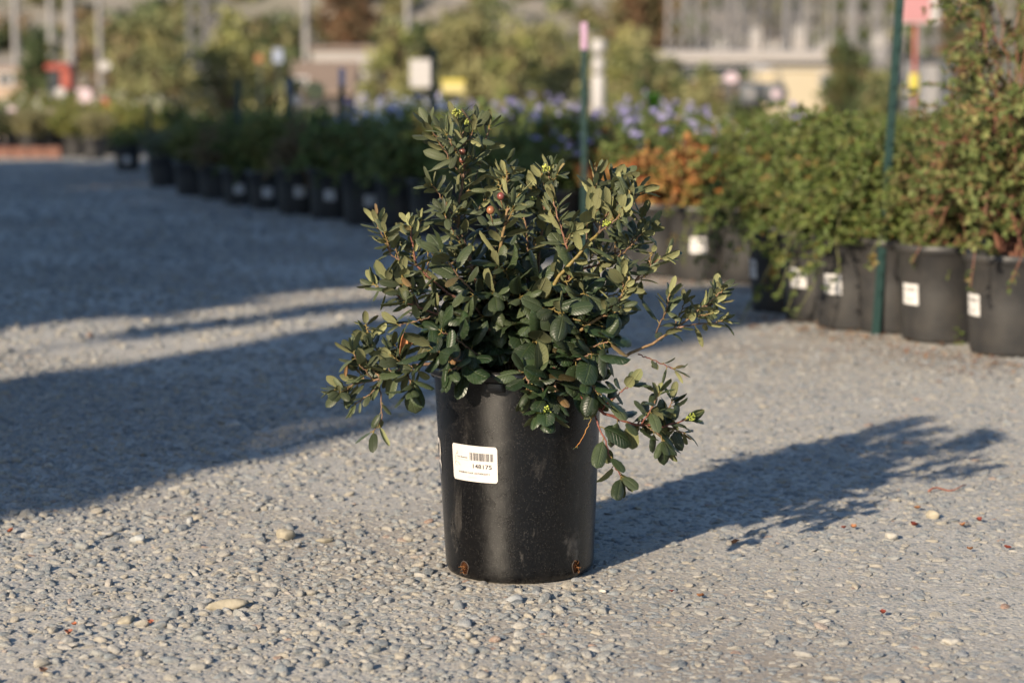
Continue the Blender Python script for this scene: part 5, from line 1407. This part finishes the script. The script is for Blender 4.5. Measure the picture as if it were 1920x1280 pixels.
B([(1300, 590, -.05), (1322, 570, -.02), (1340, 545, .0)], 1.2, .8, .3, 32, 22, .42, .7, step=7.5)
B([(1196, 664, -.06), (1222, 674, -.06), (1250, 686, -.06), (1262, 691, -.06)], 1.1, .8, .35, 28, 24, .36, .9, col=REDC, col2=REDC, step=12)
# -- right low, hanging over the rim
B([(1020, 700, -.09), (1045, 694, -.12), (1076, 732, -.14), (1107, 760, -.14), (1139, 776, -.14), (1186, 794, -.13), (1215, 796, -.12), (1248, 797, -.12), (1286, 786, -.11)], 3.6, 1.1, .58, 40, 30, .48, .35, col=REDC, col2=REDC, step=9, terminal=5, droop=.1, tw=3)
B([(1126, 770, -.14), (1142, 754, -.15), (1160, 738, -.15), (1179, 724, -.15)], 1.5, 1.0, .45, 38, 30, .48, .45, col=REDC, col2=REDC, step=9)
B([(1201, 797, -.13), (1216, 775, -.14), (1228, 755, -.15), (1234, 738, -.15)], 1.4, .9, .25, 38, 28, .40, .35, col=REDC, col2=TANC, step=8)
B([(1232, 797, -.12), (1250, 772, -.11), (1260, 752, -.10)], 1.2, .9, .3, 34, 26, .4, .6)
B([(1210, 797, -.13), (1232, 812, -.14), (1243, 822, -.14)], 1.2, .9, .2, 40, 34, .4, .25, droop=.5, step=9, alpha=(60, 40))
B([(1248, 797, -.12), (1268, 806, -.11), (1282, 812, -.10)], 1.2, .8, .3, 34, 28, .38, .4, droop=.3, step=10)
B([(1112, 766, -.14), (1122, 800, -.15), (1136, 830, -.16), (1143, 850, -.16), (1152, 874, -.16), (1164, 892, -.16)], 1.7, 1.0, .25, 46, 36, .46, .15, col=REDC, col2=REDC, step=17, droop=.35, terminal=3, alpha=(75, 45))
B([(1115, 768, -.145), (1106, 792, -.16), (1094, 818, -.165), (1080, 838, -.165)], .9, .6, .97, 8, 6, .3, .8, col=YELC, col2=(.35, .13, .03), step=40, terminal=1)
B([(1030, 700, -.06), (1075, 705, -.12), (1105, 716, -.15), (1118, 735, -.16)], 2.2, 1.2, .35, 50, 44, .52, .05, droop=.45, step=12, alpha=(70, 50))
# -- front rosettes hanging over the pot wall
B([(1000, 690, -.10), (1010, 705, -.155), (1018, 735, -.18), (1021, 765, -.19)], 2.4, 1.5, .40, 50, 36, .56, .0, droop=.05, step=7, alpha=(86, 70), terminal=9, curl=1.1)
B([(985, 695, -.10), (987, 700, -.15), (990, 718, -.17), (993, 733, -.175)], 2.0, 1.2, .3, 42, 32, .48, .1, droop=.05, step=8, alpha=(80, 60), terminal=6)
B([(1010, 690, -.10), (1030, 705, -.15), (1040, 722, -.17), (1043, 738, -.175)], 1.8, 1.2, .3, 46, 36, .5, .0, droop=.15, step=8)
# -- left low fan
pN = B([(930, 700, -.05), (880, 690, -.10), (830, 683, -.12), (779, 685, -.13), (735, 701, -.13), (700, 712, -.13), (662, 722, -.13), (632, 730, -.13)], 3.2, 1.1, .52, 42, 30, .46, .75, col=OLDC, col2=TANC, step=8.5, tw=6)
B([(700, 712, -.13), (684, 694, -.14), (671, 678, -.145), (664, 664, -.15)], 1.4, .9, .2, 40, 30, .5, .8, step=8)
B([(735, 701, -.13), (718, 672, -.12), (702, 648, -.11), (692, 634, -.11)], 1.5, .9, .25, 36, 26, .45, .75, step=8, tw=2)
B([(765, 690, -.13), (750, 668, -.12), (742, 650, -.12)], 1.4, .9, .2, 38, 28, .46, .65, step=8)
B([(720, 706, -.13), (706, 728, -.15), (688, 742, -.16), (668, 756, -.16)], 1.3, .9, .35, 26, 22, .42, .7, step=11, droop=.2)
B([(712, 708, -.13), (714, 745, -.15), (718, 775, -.16), (712, 795, -.16), (700, 808, -.16)], 1.4, .8, .45, 32, 30, .40, .4, step=17, droop=.35, terminal=2)
B([(760, 695, -.13), (768, 712, -.15), (770, 728, -.16)], 1.4, 1.0, .2, 44, 38, .6, .3, step=10, droop=.35, alpha=(80, 60))
B([(905, 690, -.10), (862, 676, -.15), (826, 662, -.17), (812, 655, -.175)], 2.0, 1.2, .3, 54, 46, .52, .1, droop=.35, step=10, alpha=(80, 55), curl=1.2, terminal=4)
B([(880, 690, -.12), (856, 690, -.17), (842, 694, -.18)], 1.4, 1.0, .3, 34, 28, .55, .1, droop=.5, step=9, alpha=(80, 60), terminal=3)
B([(1040, 690, -.08), (1085, 672, -.13), (1110, 664, -.14)], 1.8, 1.1, .35, 52, 46, .5, .1, droop=.35, step=10, alpha=(80, 55), curl=1.2, terminal=3)
B([(905, 670, -.08), (860, 640, -.13), (828, 622, -.15)], 1.9, 1.1, .3, 52, 44, .52, .12, droop=.3, step=10, alpha=(80, 55), curl=1.2, terminal=4)
B([(1060, 670, -.06), (1110, 650, -.11), (1140, 640, -.13)], 1.8, 1.1, .3, 54, 46, .48, .15, droop=.3, step=10, alpha=(80, 55), curl=1.2, terminal=3)
# -- left middle
pO = B([(930, 650, -.02), (900, 590, -.05), (882, 568, -.06), (841, 550, -.07), (804, 520, -.08), (783, 498, -.08), (774, 466, -.08), (771, 440, -.08), (770, 428, -.08)], 2.8, 1.0, .62, 38, 24, .42, .75, col=OLDC, col2=REDC, step=8.5, tw=3)
B([(783, 498, -.08), (757, 490, -.09), (735, 478, -.09), (722, 450, -.09), (708, 422, -.09)], 1.5, .9, .3, 36, 28, .42, .9, step=7.5, tw=2)
B([(771, 450, -.08), (783, 430, -.07), (788, 416, -.07)], 1.1, .8, .2, 30, 22, .4, .85, step=7)
B([(950, 660, -.02), (920, 620, -.06), (882, 604, -.08), (822, 588, -.09), (785, 576, -.10), (755, 562, -.10), (735, 544, -.10), (729, 528, -.10)], 2.6, 1.0, .58, 42, 30, .48, .7, col=OLDC, col2=REDC, step=9, tw=4)
B([(820, 590, -.09), (790, 600, -.10), (765, 606, -.10), (748, 610, -.10)], 1.3, .8, .4, 32, 26, .36, .65, step=11)
B([(840, 552, -.07), (812, 556, -.05), (790, 548, -.04), (770, 536, -.04)], 1.5, .9, .35, 42, 34, .42, .55, step=10)
B([(782, 576, -.10), (765, 552, -.09), (757, 528, -.08)], 1.3, .9, .2, 42, 32, .5, .7, step=8)
# -- shoulders left and right, filling the outline
B([(940, 640, .03), (905, 540, .05), (880, 490, .06), (862, 470, .07)], 2.2, 1.0, .45, 44, 34, .42, .6)
B([(960, 640, .05), (950, 540, .08), (930, 460, .10), (915, 430, .10)], 2.2, 1.0, .45, 42, 32, .42, .6)
B([(900, 560, -.08), (862, 520, -.12), (842, 492, -.13), (826, 476, -.13)], 1.6, .9, .3, 48, 40, .42, .5, step=11)
# -- inner crown: shoots from the soil in every direction with broad dark leaves
for k in range(46):
    az = k * 2.39996; f = math.sqrt((k + .5) / 46)
    el = hr.uniform(.1, 1)
    tx = .185 * f * math.cos(az) * hr.uniform(.8, 1.1); ty = .17 * f * math.sin(az) * hr.uniform(.8, 1.1)
    if ty < -.075 and -.12 < tx < .03: ty *= .62
    hz = .36 + (.12 + .11 * (1 - f)) * el + (.02 if f < .5 else 0)
    e = np.array([tx, ty, hz]); b = np.array([tx * .15, ty * .15, .325]); m_ = (b + e) / 2 + np.array([-tx * .12, -ty * .12, .05])
    p_ = stem([b, m_, e], .0022, .0011, OLDC, YELC, mb=TWIG)
    lowf = 1 - el
    leafy(p_, .42, .060 - .006 * el, .048 - .008 * el, .60 - .08 * el, .05 + .4 * el * el, step=.0165, droop=.15 + .3 * lowf, alpha=(78, 45), curl=1.2, terminal=3, faceup=.5)
# skirt of broad leaves lying over the rim
for k in range(26):
    a = k / 26 * 2 * PI + hr.uniform(-.1, .1)
    if -2.45 < (a + PI) % (2 * PI) - PI < -1.35: continue
    rr = hr.uniform(.09, .13)
    b = np.array([.03 * math.cos(a), .03 * math.sin(a), .33]); e = np.array([rr * math.cos(a), rr * math.sin(a), hr.uniform(.37, .43)])
    p_ = stem([b, (b + e) / 2 + ZUP * .03, e], .0020, .0011, OLDC, YELC, mb=TWIG)
    leafy(p_, .55, .060, .050, .60, .05, step=.017, droop=.45, alpha=(75, 50), curl=1.2, terminal=4, faceup=.9)
# back of the crown, seen through the gaps
for k in range(16):
    a = hr.uniform(.15, PI - .15); rr = hr.uniform(.08, .17)
    e = np.array([rr * 1.05 * math.cos(a), rr * math.sin(a), hr.uniform(.45, .57)]); b = np.array([.2 * e[0], .2 * e[1], .33])
    p_ = stem([b, (b + e) / 2 + ZUP * .04, e], .0022, .001, OLDC, TANC, mb=TWIG)
    leafy(p_, .4, .044, .030, .44, .5, step=.010, terminal=4)
# the dry orange leaf pointing up at left
p0 = H(752, 668, -.13); LV.add(p0, H(757, 622, -.135) - p0, np.array([-.4, .9, .1]), .041, .017, 2.0, .2, 1.1, .3, 1.0, 0, 0)
p0 = H(768, 650, -.125); LV.add(p0, H(774, 628, -.13) - p0, np.array([.4, .9, .1]), .02, .010, 1.6, .4, 1.1, .3, .8, 0, 0)
p0 = H(648, 706, -.13); LV.add(p0, H(655, 684, -.135) - p0, np.array([.6, .8, 0]), .022, .009, 1.8, .4, .7, .3, .55, 0, 0)
LV.build('foliage', HERO)
TWIG.build('twig_network', M_HSTEM, HERO, smooth=True)
PET.build('leaf_stalks', M_HSTEM, HERO, smooth=True)
# flower clusters and berries
M_BUD = vcol('flower_bud', .5, .4, .1, .15, 400); M_BERRY = vcol('berry_skin', .32, .5, .2, 0, 60)
for (px, py, dy, rr, n, col) in [(1021, 772, -.205, .013, 60, (.32, .37, .06)), (858, 212, -.03, .010, 34, (.30, .32, .07)), (1025, 315, .0, .009, 30, (.36, .38, .08)),
                                 (1138, 419, -.10, .008, 24, (.26, .30, .05)), (1296, 782, -.12, .009, 30, (.24, .28, .05)), (876, 228, -.02, .007, 16, (.26, .30, .07)), (1000, 372, -.02, .006, 14, (.3, .32, .08))]:
    m = MB(); c0 = H(px, py, dy)
    for k in range(n):
        o_ = rnd_dir(hr, 1)[0] * rr * hr.uniform(.35, 1) * np.array([1, 1, .85]); rb_ = hr.uniform(.0012, .0021)
        m.ball(c0 + o_, rb_, 7, 5, col=np.array(col) * hr.uniform(.7, 1.3))
        m.tube([c0 - ZUP * rr * .4, c0 + o_ * .5, c0 + o_], .00035, 3, col=(.16, .2, .04), cap=False)
    m.build('flower_cluster', M_BUD, HERO, smooth=True)
for (px, py, dy, rr, col) in [(920, 394, -.10, .0068, (.20, .085, .04)), (939, 368, -.09, .0062, (.16, .045, .035)), (867, 284, -.05, .0055, (.13, .045, .028)), (866, 300, -.05, .005, (.14, .048, .03)),]:
    m = MB(); c0 = H(px, py, dy); m.ball(c0, (rr, rr, rr * 1.04), 20, 14, col=col); m.ball(c0 + ZUP * rr, rr * .14, 6, 4, col=(.08, .04, .03))
    m.tube([c0 + ZUP * -rr, c0 + np.array([.002, .003, -rr * 2.2]), c0 + np.array([.004, .012, -rr * 3.6])], .0008, 5, col=(.2, .1, .05))
    m.build('berry', M_BERRY, HERO, smooth=True)
